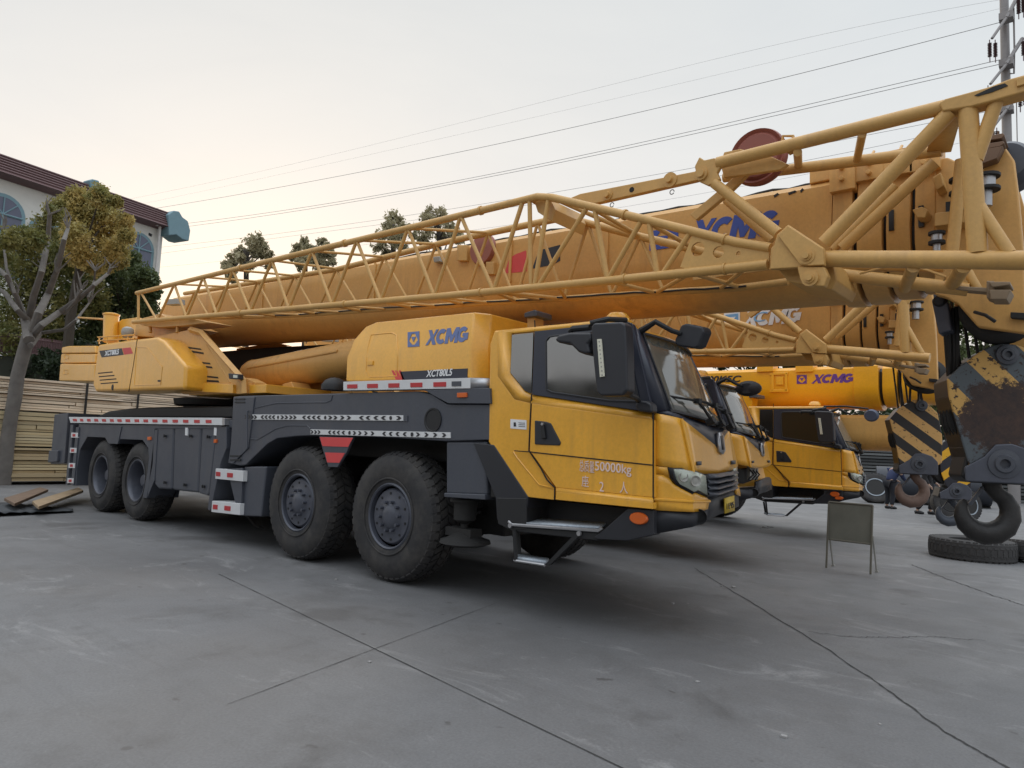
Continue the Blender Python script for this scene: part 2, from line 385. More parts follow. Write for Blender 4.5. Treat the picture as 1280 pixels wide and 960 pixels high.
# ---- front body housing
hs = [(291.5,496),(300,495),(415,492),(500,489.5),(523,489),(540,493),(559,505),(613,505.5),(613,550),(556,551.5),(470,546),(387,544.5),(372,545),(346,548),(334,555),(307,581),(300,582),(287,579)]
hous = yp(hs, PL, PL+.62, M['grey'], 'front_fender', A, .012)
yp([(297,497),(318,496),(310,560),(291,579.5),(285,578.5)], PL-.015, PL+.03, M['grey'], 'corner_panel', A, .008)
yp([(320,516),(348,504.5),(412,503),(416,499),(418,495),(440,494),(440,512),(322,516.5)], PL+.0, PL-.004, M['grey'], 'raised_panel', hous, 0) if False else None
def seam(pts, y, parent, r=.005, mat='seam', name='panel_gap'):
    return MB().path([Y(a, c, y) for a, c in pts], r, 5).build(name, M[mat], parent, 0)
seam([(306,513),(345,504),(362,503.5),(408,503),(414,500.5),(416,494)], PL, hous, .008, 'grey', 'pressing')
seam([(306,548),(322,549.5),(345,536),(360,532),(384,532),(388,536)], PL, hous, .008, 'grey', 'pressing')
seam([(305.5,505),(304.5,560)], PL, hous, .006, 'grey', 'pressing')
for yy in (498, 502, 569, 574): 
    x0_, x1_ = ((293,306) if yy < 520 else (287,300)); yp([(x0_,yy),(x1_,yy),(x1_,yy+1.8),(x0_,yy+1.8)], PL-.022, PL, M['black'], 'rubber_bumper', A, .002)
# exhaust/filler disc
c = Y(541.5, 525, PL); MB().lathe((c.x, PL-.012, c.z), (0,1,0), [(.02,.12),(0,.12),(0,.105),(.006,.10),(.006,.001)], 28).build('round_vent', M['black'], A, 0)
# chevron strips
def chev_strip(q, left, right, items, zx0, zx1):
    o = yp(q, PL-.012, PL, M['white'], 'chevron_strip', A, .002)
    L = (Y(*q[1], PL)-Y(*q[0], PL)).length
    b = MB()
    def at(f, gg):
        P0, P1, P2, P3 = [Y(c[0], c[1], PL-.0155) for c in q]; return P0.lerp(P1, f).lerp(P3.lerp(P2, f), gg)
    for kind, zx in items:
        f = (zx-zx0)/(zx1-zx0); h = .012
        if kind == 'o':
            c = at(f, .5); b.lathe((c.x, c.y, c.z), (0,1,0), [(.0,.022),(-.001,.022),(-.001,.001)], 10); continue
        s = 1 if kind == '>' else -1
        for sg in (0, 1):
            g0, g1 = (.14, .5) if sg == 0 else (.5, .86)
            fa, fb = (-h*.7*s, h*.35*s) if sg == 0 else (h*.35*s, -h*.7*s)
            w = h*.62
            pts = [at(f+fa-w, g0), at(f+fa+w, g0), at(f+fb+w, g1), at(f+fb-w, g1)]
            b.prism(pts, (0, .001, 0))
    b.build('chevron_marks', M['ink'], o, 0, smooth=0)
it = [('>',x) for x in (218,235,250,265)]+[('<',x) for x in (297,315,333,350)]+[('o',372)]+[('>',x) for x in (392,410,430,447)]+[('<',x) for x in (485,505,525,545)]+[('o',572)]+[('>',x) for x in (592,612,638,662)]+[('<',x) for x in (705,728,755,780)]+[('o',805),('>',832)]
chev_strip([(305.7,518),(504,519.1),(504,526),(305.7,524.4)], 0, 0, it, 210, 845)
yp([(504,519),(509,519.5),(509,527),(504,526.5)], PL-.01, PL, M['grey'], 'strip_bracket', A, .002)
it = [('>',x) for x in (483,500,517)]+[('<',x) for x in (565,585,605,627)]+[('o',655)]+[('>',x) for x in (677,700,725,752)]+[('<',x) for x in (797,822,848,875)]+[('o',903)]+[('>',x) for x in (925,955,985,1015)]
chev_strip([(388,536.7),(562.8,540.4),(562.8,547.8),(388,543)], 0, 0, it, 475, 1035)
# red trapezoid flap between the front wheels
fl = yp([(399,545.6),(441.5,546.6),(433,566),(421.5,584),(410.5,583.5),(404,564)], PL-.01, PL+.02, M['grey'], 'mudguard_flap', A, .003)
yp([(399.6,546.3),(441,547.2),(435,558.6),(403,557.6)], PL-.014, PL-.008, M['redpaint'], 'red_patch', fl, 0)
yp([(406,565.5),(431,566.3),(424,578.5),(409,578)], PL-.014, PL-.008, M['redpaint'], 'red_patch', fl, 0)
# shelf, engine cover
yp([(523,487.5),(612,485),(613,504.5),(560,504.2),(541,494),(532,488.5)], PL-.03, PL+.6, M['grey'], 'cover_sill', A, .02)
yp([(571,491),(583,490.7),(583,496.5),(571,497)], PL-.045, PL-.02, M['orange'], 'side_marker', A, .004)
yb = PL+.03
ec = MB()
z1_ = Y(510, 441, yb).z; ztp = Y(530, 396, yb+.12).z; slope = .12/(ztp-z1_)
nU = Vector((0, -1, slope)).normalized(); pU = Vector((0, yb, z1_))
def UPL(px, py):                      # point on the leaning upper half of the cover
    d = ray(px, py); return EYE+d*((pU-EYE).dot(nU)/d.dot(nU))
lowq = [Y(432,477,yb), Vector((Y(433,450,yb).x, yb, z1_)), Vector((Y(588,440,yb).x, yb, z1_)), Y(588.5,473,yb)]
uppq = [lowq[1], UPL(442,425), UPL(457,408), UPL(470,402.5), UPL(592,390), lowq[2]]
DY = 1.0; bk = lambda P_: [Vector((p.x, yb+DY, p.z)) for p in P_]
ring = [lowq[0], lowq[1]]+uppq[1:5]+[lowq[2], lowq[3]]; rb_ = bk(ring); nn = len(ring)
ec.v = [tuple(p) for p in ring+rb_]; ec.f = [(0,1,6,7), tuple(range(1,7)), tuple(range(2*nn-1, nn-1, -1))]+[(i, i+1, nn+i+1, nn+i) for i in range(5)]+[(7, 0, nn, nn+7)]
# chamfered front corner
fr0 = [ring[7], ring[6], ring[5]]; fr1 = [Vector((p.x+.10, p.y+.16, p.z)) for p in fr0]; fr2 = [Vector((p.x+.10, yb+DY, p.z)) for p in fr0]; fr3 = [Vector((p.x, yb+DY, p.z)) for p in fr0]
k0 = len(ec.v); ec.v += [tuple(p) for p in fr1+fr2]
a7, a6, a5 = 7, 6, 5; b7, b6, b5 = nn+7, nn+6, nn+5
ec.f += [(a7,a6,k0+1,k0), (a6,a5,k0+2,k0+1), (k0,k0+1,k0+4,k0+3), (k0+1,k0+2,k0+5,k0+4), (k0+3,k0+4,b6,b7), (k0+4,k0+5,b5,b6), (a7,k0,k0+3,b7), (a5,b5,k0+5,k0+2)]
ec.mi = [0]*len(ec.f)
cov = ec.build('engine_cover', M['yellow'], A, .02, seg=3)
# hatch outline, handle
MB().path([Y(457.5,463,yb), Y(458.5,448,yb), UPL(460,434), UPL(464,418.5), UPL(490,416), UPL(496,419), UPL(497,438), Y(497,446,yb), Y(496,470,yb), Y(462,471,yb), Y(457.5,463,yb)], .007, 5).build('hatch_edge', M['yellow'], cov, 0)
yp([(458.5,451.5),(466,451),(465.5,456),(458.5,456.5)], yb-.012, yb, M['yellow'], 'hatch_latch', cov, .003)
def logo(q, y, mat, back, parent, dx=0, WW=None):
    """square emblem: ring, inverted triangle with a notch"""
    W = WW or (lambda f, gg: Y(*strip_quad(q, f, f, gg, gg)[0], y))
    b = MB()
    def pr_(pts, off=-.003): b.prism([W(*p)+Vector((0, 0, 0)) for p in pts], (0, off, 0))
    t = .13
    pr_([(0,0),(1,0),(1,t),(0,t)]); pr_([(0,1-t),(1,1-t),(1,1),(0,1)]); pr_([(0,t),(t,t),(t,1-t),(0,1-t)]); pr_([(1-t,t),(1,t),(1,1-t),(1-t,1-t)])
    pr_([(.13,.13),(.36,.13),(.13,.55)]); pr_([(.64,.13),(.87,.13),(.87,.55)]); pr_([(.13,.6),(.40,.87),(.13,.87)]); pr_([(.87,.6),(.87,.87),(.60,.87)])
    pr_([(.30,.34),(.70,.34),(.5,.68)])
    return b.build('emblem', mat, parent, 0, smooth=0)
qL = [(510,415.5),(524.5,414.2),(524.5,433),(510,434)]
logo(qL, 0, M['slate_blue'], None, cov, 0, lambda f, gg: UPL(*strip_quad(qL, f, f, gg, gg)[0])+nU*.003)
qa, qb_, qc = UPL(532,431.8), UPL(587,427), UPL(532,413.5)
xcmg(lambda f, gg: qa+(qb_-qa)*f+(qc-qa)*gg, nU, M['slate_blue'], 'lettering', cov)
yp([(500,464.5),(584.5,460.5),(584,473.4),(503,474.6)], yb-.004, yb+.002, M['pillar'], 'model_band', cov, 0)
for k in range(3): yp([(489+k*4.6,463),(491.6+k*4.6,463),(498.5+k*3.6,474.6),(495+k*3.6,474.6)], yb-.004, yb+.002, M['redpaint'], 'slash_mark', cov, 0)
ytext('XCT80L5', ((533,471.5),(566,469.5),(533,463)), yb-.005, M['letter_white'], 'lettering', cov, .25, .006)
q = [(429,477.2),(588,472.2),(588,485.5),(429,488)]
es = yp(q, PL-.035, PL+.1, M['white'], 'reflective_strip', A, .004)
for a, c in ((620,660),(700,742),(785,828),(873,920),(965,1015)):
    yp(strip_quad(q, (240+a/3.2-429)/159, (240+c/3.2-429)/159, .33, .78), PL-.041, PL-.033, M['red'], 'reflector', es, 0)
yp(strip_quad(q, .852, .925, .3, .75), PL-.041, PL-.033, M['grey'], 'slot', es, 0)
b = MB(); e0 = [Y(588,472.2,PL-.034), Y(588,485.5,PL-.034)]; b.add([e0[0], e0[1], e0[1]+Vector((.2,.12,0)), e0[0]+Vector((.2,.12,0))], [(0,1,2,3)]); b.build('strip_end', M['steel'], es, 0, solid=.02)
# black dome on the deck beside the cover
c = Y(418, 488, N+.3); MB().lathe(c, (0,0,1), [(0,.16),(.06,.16),(.12,.12),(.15,.06),(.16,.001)], 20).build('deck_dome', M['black'], A, 0)
# ---- front outrigger jack
og = yp([(557,551),(609,551),(608,620),(557,618)], PL+.02, PL+.42, M['grey'], 'outrigger_leg', A, .03, seg=3)
yp([(554.5,616),(606,618),(606,625),(555,621.5)], PL+.0, PL+.46, M['grey'], 'leg_flange', og, .01)
c = Y(582, 626, PL+.22)
MB().lathe((c.x, c.y, c.z+.02), (0,0,-1), [(0,.15),(.03,.15),(.03,.115),(.20,.11),(.22,.08),(.24,.04),(.36,.035)], 20).build('jack_cylinder', M['under'], og, 0)
b = MB().lathe((c.x+.02, c.y, c.z-.30), (0,0,-1), [(0,.08),(.06,.20),(.07,.24),(.10,.25),(.12,.2)], 28); b.box((c.x-.18, c.y-.08, c.z-.34), (c.x+.16, c.y+.08, c.z-.26)); b.build('foot_pad', M['under'], og, 0)
b = MB(); b.prism([Y(613,505,PL+.05), Y(655,560,PL+.05), Y(655,622,PL+.05), Y(613,622,PL+.05)], (0, .9, 0)); b.build('wheel_well', M['under'], A, .01)

# latches, grab bar and rivets on the carrier side
for k, (x_, y_) in enumerate(((206,603),(231,606),(254,608),(206,545),(238,545),(260,546))):
    p = Y(x_, y_, PL-.01); b = MB(); b.cbox(p, (.07,.02,.035)); b.cbox(p+Vector((.0,-.014,0)), (.02,.012,.05)); b.build('latch', M['black'], A, .004)
b = MB(); b.path([Y(309,514,PL-.002)+Vector((0,-.0,0)), Y(309,514,PL-.05), Y(309,560,PL-.05), Y(309,560,PL)], .011, 6); b.build('grab_bar', M['grey'], A, 0)
b = MB()
for (x0_, y0_, x1_, y1_) in ((330,585,345,640),(540,600,552,650),(600,640,560,640),(305,640,330,660)):
    p, q = Y(x0_, y0_, N+.5), Y(x1_, y1_, N+.7); b.path([p, p.lerp(q,.5)+Vector((.05,0,-.08)), q], .015, 6)
b.build('air_hose', M['rubber'], A, 0)
# ================================================================== CAB of the front crane
CAB = []        # parts that the other cranes' cabs repeat
def cabp(o): CAB.append(o); return o
FA, FB_, FC = Y(852,523.5,4.90), Y(867,590,4.97), Y(922,583,6.55)
FN = (FB_-FA).cross(FC-FA).normalized()
if FN.x < 0: FN = -FN
KL = [(817,4.8),(867,4.96),(887,5.25),(897,5.62),(908,5.97),(925,6.6)]
def klow(px):
    if px <= 817: return 4.8
    for (a, ya), (c, yb_) in zip(KL, KL[1:]):
        if px <= c: return ya+(yb_-ya)*(px-a)/(c-a)
    return 6.6
def Fp(px, py, off=0):       # the nose of the cab: side corner, flat front plane, rounded lower corner
    cx_ = 852+(py-523.5)*15/66.5
    if py <= 592.6:
        if px >= cx_: d = ray(px, py); p = EYE+d*((FA-EYE).dot(FN)/d.dot(FN))
        else: yc0 = 4.90+(py-523.5)*.07/66.5; f = max(0, (px-817)/(cx_-817)); p = Y(px, py, 4.8+(yc0-4.8)*f*f)
    else: p = Y(px, py, klow(px))
    return p+Vector((off, -off*.3, 0))
def fgrid(top, bot, mat, name, parent, off=0, rows=6, smooth=24, solid=.02):
    b = MB(); b.loft([[Fp(a[0]+(c[0]-a[0])*k/rows, a[1]+(c[1]-a[1])*k/rows, off) for a, c in zip(top, bot)] for k in range(rows+1)], closed=False)
    o = b.build(name, mat, parent, 0, smooth, fix=False); bm = bmesh.new(); bm.from_mesh(o.data)
    s_ = sum((f.normal*f.calc_area() for f in bm.faces), Vector())
    if s_.x-s_.y < 0: bmesh.ops.reverse_faces(bm, faces=bm.faces)
    bm.to_mesh(o.data); bm.free()
    m = o.modifiers.new('Solid', 'SOLIDIFY'); m.thickness = solid; m.offset = -1
    return o
def fpatch(pts, mat, name, parent, off=0, solid=.02, smooth=0, bevel=0):
    b = MB(); b.poly([Fp(a, c, off) for a, c in pts]); o = b.build(name, mat, parent, 0, 0, fix=False)
    me = o.data
    bm = bmesh.new(); bm.from_mesh(me); bmesh.ops.triangulate(bm, faces=bm.faces)
    s = sum((f.normal*f.calc_area() for f in bm.faces), Vector())
    if s.x - s.y < 0: bmesh.ops.reverse_faces(bm, faces=bm.faces)
    bm.to_mesh(me); bm.free()
    if solid:
        m = o.modifiers.new('Solid', 'SOLIDIFY'); m.thickness = solid; m.offset = -1
    return o
OFF = Vector((-.12, 1.78, 0))
side = [(617.5,413),(612,430),(609.5,552),(655,621.5),(694,625),(816,637),(816,515.5),(789.5,404),(784,396.5)]
WS0 = lambda f, gg: Y(835,513,4.93).lerp(Y(906,537,6.45), f).lerp(Y(799,416,4.93).lerp(Y(862,443,6.45), f), gg)
lo_ = [Y(a, c, N+.012) for a, c in side]; hi_ = [p+OFF for p in lo_]
back = Vector((-.07, 0, 0))
for k_, w_ in ((6, WS0(1, -.02)), (7, WS0(1, 1.04))): hi_[k_] = w_+back*1.6; lo_[k_] = lo_[k_]+back*.6
hi_[8] = WS0(1, 1.10)+back*4; hi_[0].z = hi_[8].z; 
b = MB(); b.hexa(lo_, hi_)
body = cabp(b.build('cab_body', M['yellow'], A, .02, seg=3))
# pale bands that lean outwards: frame of the windows, belt and sill
def band(o, i, yo, yi, name='side_skin', mat='yellow', parent=None):
    b = MB(); n = len(o)
    b.loft([[Y(*c, yo) for c in o], [Y(*c, yi) for c in i]], closed=False); ob = b.build(name, M[mat], parent or body, 0, 20, fix=False)
    me = ob.data; bm = bmesh.new(); bm.from_mesh(me)
    for f in bm.faces:
        if f.normal.y > 0: f.normal_flip()
    bm.to_mesh(me); bm.free()
    m = ob.modifiers.new('Solid', 'SOLIDIFY'); m.thickness = .02; m.offset = -1
    return ob
yS = N-.03      # outermost skin
# rear quarter panel + door as raised skins
inner = [(786,404),(639.5,416.5),(637.3,466),(656,489.3),(664.3,493.2)]
outer_ = [(785,397.5),(623,413.5),(622,470),(643,499),(663.5,503.8)]
band(outer_, inner, N-.012, N-.008)
band([(664.5,493.6),(816,516)], [(663.6,503.8),(816,524.5)], N-.004, N-.042)
qp = [(618.5,414.5),(622.8,414.5),(622,470),(643,499),(663.2,503.8),(660.6,563),(693.4,609.5),(693,625),(657,621),(611,552),(613.3,430)]
b = MB(); b.prism([Y(a, c, N-.012) for a, c in qp], (0, .03, 0)); quarter = b.build('quarter_panel', M['yellow'], body, .006)
dp = [(664.6,504),(816,524.8),(816,622),(695,609.5),(662,563)]
b = MB(); b.prism([Y(a, c, N-.042) for a, c in dp], (0, .06, 0)); door = cabp(b.build('door', M['yellow'], A, .006))
band([(695,609.5),(816,622)], [(695,614.5),(816,628.5)], N-.044, N-.07, 'door_sill', 'yellow', door)
b = MB(); b.prism([Y(a, c, N-.07) for a, c in [(695,614.5),(816,628.5),(816,636.5),(694.5,624.5)]], (0, .06, 0)); b.build('door_sill', M['yellow'], door, .004)
band([(643,566),(661,564.5),(694,610)], [(650,572),(664,573),(690,612)], N-.013, N-.03, 'quarter_pressing', 'yellow', body) if False else None
seam([(643,563.5),(661,564.8),(816,581.5)], N-.044, door, .005)
seam([(664.6,493),(662.6,530),(661.2,563.3),(676,585),(684,600),(693.6,609.6),(693.2,625)], N-.03, door, .007)
seam([(642,565),(646,572),(674,606),(694,611)], N-.013, body, .008, 'yellow', 'pressing')
seam([(816.5,515.5),(816.3,637)], N-.035, body, .008)
seam([(669,413),(668.4,400.5)], N-.005, body, .006)
# dark window surround and glass
dk = [(667.8,414.3),(783,401.5),(790.5,405),(816,515.8),(664.8,493.3)]
sur = yp(dk, N-.018, N+.03, M['pillar'], 'window_surround', body, .004)
gl = cabp(yp([(683.5,427),(688,421.5),(693,420.3),(773,412.3),(778,414),(797.5,498),(794,500.5),(762,500),(690,489.8),(684,487)], N-.023, N-.012, M['glass'], 'door_window', A, .003))
seam([(683.5,487),(683,426),(687,421),(693,419.7),(774,411.8)], N-.02, sur, .012, 'dark', 'window_rubber')
seam([(683.5,487),(690,490.5),(762,501),(797,502)], N-.02, sur, .011, 'dark', 'window_rubber')
yp([(777,413),(781,413),(799,500),(793,500)], N-.03, N-.01, M['dark'], 'window_divider', sur, .003)
cabp(yp([(639.8,418.5),(666.5,415.8),(664,492),(656,488.5),(637.8,466)], N-.016, N-.004, M['glass'], 'quarter_window', A, .003))
# interior glimpse: pale curtain/strap beside the vent window
yp([(788,470),(791,467.5),(793.5,490),(790,493)], N-.026, N-.02, M['trim'], 'window_strap', sur, .001)
# door handle
hd = yp([(668,525.5),(682,527),(688,529),(700.7,553.5),(699,557),(668,555.5)], N-.052, N-.03, M['dark'], 'handle_recess', door, .008)
yp([(674.5,530),(679,530.5),(681.5,548),(676,548.5)], N-.075, N-.05, M['black'], 'handle', door, .008)
c = Y(677.3, 530, N-.078); MB().tube(c, c+Vector((0,.02,0)), .012, 10).build('lock', M['steel'], door, 0)
# sticker
stk = yp([(638,523.8),(658,525.2),(658,537),(638,535.5)], N-.016, N-.011, M['letter_white'], 'label_sticker', body, 0)
yp([(642,528),(644.5,528),(645,533),(642,533)], N-.019, N-.015, M['ink'], 'pictogram', body, 0)
for k in range(3): yp([(648,528+k*2.2),(656,528.6+k*2.2),(656,529.2+k*2.2),(648,528.6+k*2.2)], N-.019, N-.015, M['grey'], 'small_print', body, 0)
DW = [door]
# stencilled text
yt = N-.043
ST = []
ST.append(ytext('总质量', ((724.5,589),(743,591.5),(724.5,574.5)), yt, M['stencil'], 'stencil_lettering', door))
ST.append(ytext('50000kg', ((744,591.5),(789.5,596.5),(744,576.5)), yt, M['stencil'], 'stencil_lettering', door, 0, .003))
ST.append(ytext('座', ((727.5,608),(736,609),(727.5,594)), yt, M['stencil'], 'stencil_lettering', door))
ST.append(ytext('2', ((749.5,614),(755,614.6),(749.5,602)), yt, M['stencil'], 'stencil_lettering', door))
ST.append(ytext('人', ((775,616),(785,617.3),(775,601.5)), yt, M['stencil'], 'stencil_lettering', door))
# ---- front
up1 = [(817,516.5),(836,519.5),(852,523.5),(857,541),(863,570),(867,590),(834,584),(817,581.2)]
cp = cabp(fgrid([(817,516.5),(828,518),(836,519.5),(845,521.5),(852,523.5)], [(817,581.2),(830,583),(842,585),(855,587.5),(867,590)], M['yellow'], 'corner_panel', A))
hood = cabp(fgrid([(852,523.5),(862,531),(872,539),(883,548),(893,556),(897,562.5),(901,553.5),(906,545),(910.5,538),(914,545)], [(867,590),(872,591.2),(877,592),(884,592.4),(892,592.2),(898,591.5),(904,590.4),(910,589),(917,587),(922,583)], M['yellow'], 'front_panel', A, .004, 6, 24))
MB().path([Fp(852,523.5,.0), Fp(857,545.6,.0), Fp(862,567.8,.0), Fp(867,590,.0)], .012, 8).build('crease', M['yellow'], hood, 0)
vp = [(816,515.5),(836,514),(905,536.5),(910.5,538),(901,553.5),(897,562.5),(893,556.5),(862,531),(852,524),(836,520)]
cabp(fpatch(vp, M['pillar'], 'cowl_panel', A, .0))
# windscreen with a bowed middle, pillar, header
def WS(f, gg, out=0):   # f across (0 near..1 far), gg up
    p = Y(835,513,4.93).lerp(Y(906,537,6.45), f).lerp(Y(799,416,4.93).lerp(Y(862,443,6.45), f), gg)
    return p+Vector(((.10)*math.sin(PI*f)+out, 0, 0))
b = MB(); n = 10
b.loft([[WS(i/n, j/4) for i in range(n+1)] for j in range(5)], closed=False)
wsn = b.build('windscreen', M['wglass'], A, 0, 60, fix=False, solid=.01)
cabp(wsn)
b = MB()
b.loft([[Y(789.5,403,N+.0), Y(816,515.5,N+.0)], [Y(797,411,4.86), Y(832,513,4.87)], [WS(.02,1.03,.01), WS(.02,-.03,.01)]], closed=False)
b.loft([[WS(.985,1.04,.01), WS(.985,-.03,.01)], [WS(1.03,1.04,-.05), WS(1.03,-.03,-.03)]], closed=False)
cabp(b.build('windscreen_pillar', M['pillar'], A, 0, 40, fix=False, solid=.03))
b = MB(); b.loft([[WS(i/n, 1.0, .012) for i in range(n+1)], [WS(i/n, 1.06, -.02) for i in range(n+1)], [WS(i/n, 1.10, -.16) for i in range(n+1)]], closed=False)
cabp(b.build('roof_visor', M['yellow'], A, 0, 40, fix=False, solid=.03))
MB().path([WS(i/n, 1.0, .015) for i in range(n+1)], .012, 6).build('windscreen_rubber', M['dark'], wsn, 0)
MB().path([WS(.02, j/4, .015) for j in range(5)], .010, 6).build('windscreen_rubber', M['dark'], wsn, 0)
MB().path([WS(i/n, 0, .012) for i in range(n+1)], .014, 6).build('windscreen_rubber', M['dark'], wsn, 0)
for (p, q_, r_) in (((883,526),(867,502),(833,496)), ((896,529.5),(888,507),(862,499.5)), ((908,533),(901,515),(879,505))):
    y_ = {883:5.5, 896:5.95, 908:6.3}[p[0]]
    a0 = Y(*p, y_)+Vector((.06,-.03,0)); a1 = Y(*q_, y_-.12)+Vector((.06,-.05,0)); a2 = Y(*r_, y_-.4)+Vector((.05,-.05,0))
    wi = MB().path([a0, a0.lerp(a1,.6)+Vector((0,0,.01)), a1], .013, 6); wi.tube(a0-Vector((.04,0,.02)), a0+Vector((.02,0,.01)), .03, 8)
    wi.tube(a1.lerp(a2, -.35)+Vector((.005,0,0)), a2, .010, 6); wi.cbox(a1, (.05,.05,.04))
    cabp(wi.build('wiper', M['black'], A, 0))
# badge
bd = fpatch([(894,541),(898.5,540),(901,545),(903,563),(900.5,567.5),(896.5,564)], M['steel'], 'front_badge', hood, .035, .03)
fpatch([(896,545),(899,544),(901,562),(898.5,562)], M['ink'], 'badge_centre', hood, .04, .004)
for (x_, y_) in ((871.5,578.5),(914.5,577.5)): fpatch([(x_-1.8,y_-2.2),(x_+1.8,y_-2.2),(x_+1.8,y_+2.4),(x_-1.8,y_+2.4)], M['grey'], 'latch', hood, .03, .02)
# lower near corner, headlamp, grille, bumper
lc = [(817,582.8),(834,585),(836,596),(841,604),(865,617.5),(869,614.5),(883,621),(885,622),(887,628),(884,637),(868,639.5),(817,637)]
low = cabp(fgrid([(817,593),(830,594),(837,598),(841,604),(850,610),(858,614),(865,617.5),(869,616),(876,618.5),(883,621),(887,626)], [(817,637.5),(828,638.2),(838,638.8),(846,639.2),(853,639.5),(860,639.8),(867,640),(871,639.6),(876,638.8),(881,637.8),(885,636.5)], M['yellow'], 'lower_corner_panel', A, 0, 5, 30))
fpatch([(817,582.8),(834,584.6),(837,598.4),(830,594.4),(817,593.2)], M['yellow'], 'lamp_side_panel', low)
MB().path([Fp(817,624,.0), Fp(866,627,.0), Fp(887,626.5,.0)], .012, 6).build('crease', M['yellow'], low, 0)
hl = cabp(fpatch([(834,584.5),(852,585.5),(868,588),(880,593),(883,620.5),(869,614),(865,617.5),(845,606),(838,598)], M['dark'], 'headlamp_housing', A, .006))
lens = fpatch([(839,587),(853,587.3),(868,590),(879.5,594.5),(882,619),(870,612),(865.5,614.5),(847,605),(842,598)], M['lens'], 'lens', hl, .022, .012)
for (x_, y_, r_) in ((851,596,.038),(866,601,.042)):
    p = Fp(x_, y_, .024); MB().lathe(p, (.8,-.6,0), [(0,r_),(.012,r_*.95),(.002,r_*.6),(.006,.001)], 20).build('reflector_bowl', M['trim'], hl, 0)
fpatch([(836,586),(839,586.5),(842,599),(846,605.5),(842,603),(837.5,597)], M['ink'], 'lamp_edge', hl, .024, .005)
gr = cabp(fpatch([(880,593),(900,592.5),(917,588),(919,610),(903,617),(885,621.5),(883,620)], M['dark'], 'grille', A, -.02))
for k, (yn, yf_) in enumerate(((596,592),(603,598.5),(610.5,605),(617.5,611))):
    b = MB(); P_ = [Fp(882,yn,.015), Fp(892,yn-.2,.03), Fp(902,(yn+yf_)/2-.3,.03), Fp(910,yf_+1,.025), Fp(918,yf_-1.5,.015)]
    b.loft([[p+Vector((0,0,.018)) for p in P_], [p+Vector((.02,0,-.0)) for p in P_], [p+Vector((-.03,0,-.022)) for p in P_]], closed=False)
    b.build('grille_slat', M['grey'], gr, 0, 40, fix=False, solid=.01)
cabp(fpatch([(916,586),(920.5,584),(921.5,609),(918.5,610)], M['lens'], 'headlamp', A, .01))
cabp(fpatch([(918.5,610.5),(922,607),(924.5,616),(924.5,620),(920,618)], M['yellow'], 'lower_corner_panel', A, .01))
# bumper and side skirt
bp = [(817,637.5),(868,640),(884,637.5),(887,627),(887,622),(903,616.5),(919,609.5),(924,613),(925,633),(908,641),(900,643.5),(890,648),(887,651.5),(867,659),(835,665),(817,668)]
bmp_ = cabp(fpatch(bp, M['dark'], 'bumper', A, -.01, .05))
b = MB(); sk = [(694,626),(817,637.5),(817,668),(782,675.5),(752,672),(750,660),(783,636.5)]
b = MB(); b.prism([Y(a, c, N-.03) for a, c in [(785,635.5),(817,638),(817,668.5),(784,676),(748,674),(742,672),(756,661)]], (0, .10, 0)); skt = cabp(b.build('side_skirt', M['dark'], A, .006))
b = MB(); b.prism([Y(a, c, N+.28) for a, c in [(655,622),(786,635),(786,668),(660,655),(640,650),(636,622)]], (0, .5, 0)); cabp(b.build('underfloor', M['black'], A, .006))
c = Y(798.5, 648, N-.035)
lm = MB().lathe(c, (0,-1,0), [(-.01,.08),(.004,.08),(.016,.07),(.018,.04),(.014,.001)], 26)
for i, v in enumerate(lm.v): lm.v[i] = Vector((c.x+(v[0]-c.x)*1.0, v[1], c.z+(v[2]-c.z)*.58))
lm.build('marker_lamp', M['orange'], skt, 0)
p = Fp(874, 646, .0); MB().lathe(p, (.5,-.8,0), [(0,.06),(.02,.055),(.0,.045),(-.0,.001)], 20).build('tow_eye', M['black'], bmp_, 0)
pl = fpatch([(902.5,622.5),(914.5,619),(915,638),(903,641.5)], plain('plate_yellow', (.62,.42,.04), .5), 'number_plate', bmp_, .03, .01)
for k in range(4):
    px0 = 904.6+k*2.4; py0 = 629.2-k*.75
    for (dx, dy, w_, h_) in (((0,0,.5,7),), ((0,0,1.6,.8),(0,3,1.6,.8),(0,6.4,1.6,.8),(0,0,.5,7)), ((0,0,.5,3.4),(1.2,0,.5,7),(0,3,1.6,.8)), ((0,0,1.6,.8),(0,0,.5,3.4),(0,3,1.6,.8),(1.2,3,.5,4),(0,6.4,1.6,.8)))[k]:
        fpatch([(px0+dx,py0+dy),(px0+dx+w_,py0+dy-w_*.3),(px0+dx+w_,py0+dy+h_-w_*.3),(px0+dx,py0+dy+h_)], M['ink'], 'plate_mark', bmp_, .036, .003)
# step under the door
b = MB(); b.add([Y(647,656,N-.02), Y(748,662.5,N-.02), Y(757,656.5,N+.20), Y(664,650,N+.20)], [(0,1,2,3)]); stp = cabp(b.build('upper_step', M['tread'], A, 0, solid=.025))
MB().path([Y(636,652,N-.02), Y(640,656,N-.03), Y(748,663.5,N-.03), Y(753,660,N-.02)], .014, 6).build('step_edge', M['steel'], stp, 0)
b = MB(); b.prism([Y(a, c, N-.025) for a, c in [(620,622),(658,622.5),(658,662),(640,664),(622,655)]], (0, .3, 0)); b.prism([Y(a, c, N-.022) for a, c in [(640,658),(750,666),(757,672),(745,676),(640,664)]], (0, .05, 0)); b.build('step_bracket', M['black'], stp, .01)
b = MB(); b.tube(Y(643,663,N-.03), Y(645,701,N-.03), .018, 8); b.tube(Y(647,663,N+.14), Y(650,697,N+.14), .018, 8); b.prism([Y(a, c, N-.03) for a, c in [(720,666),(727,666.5),(687,706.5),(681,706)]], (0, .03, 0)); b.build('step_arm', M['black'], stp, 0)
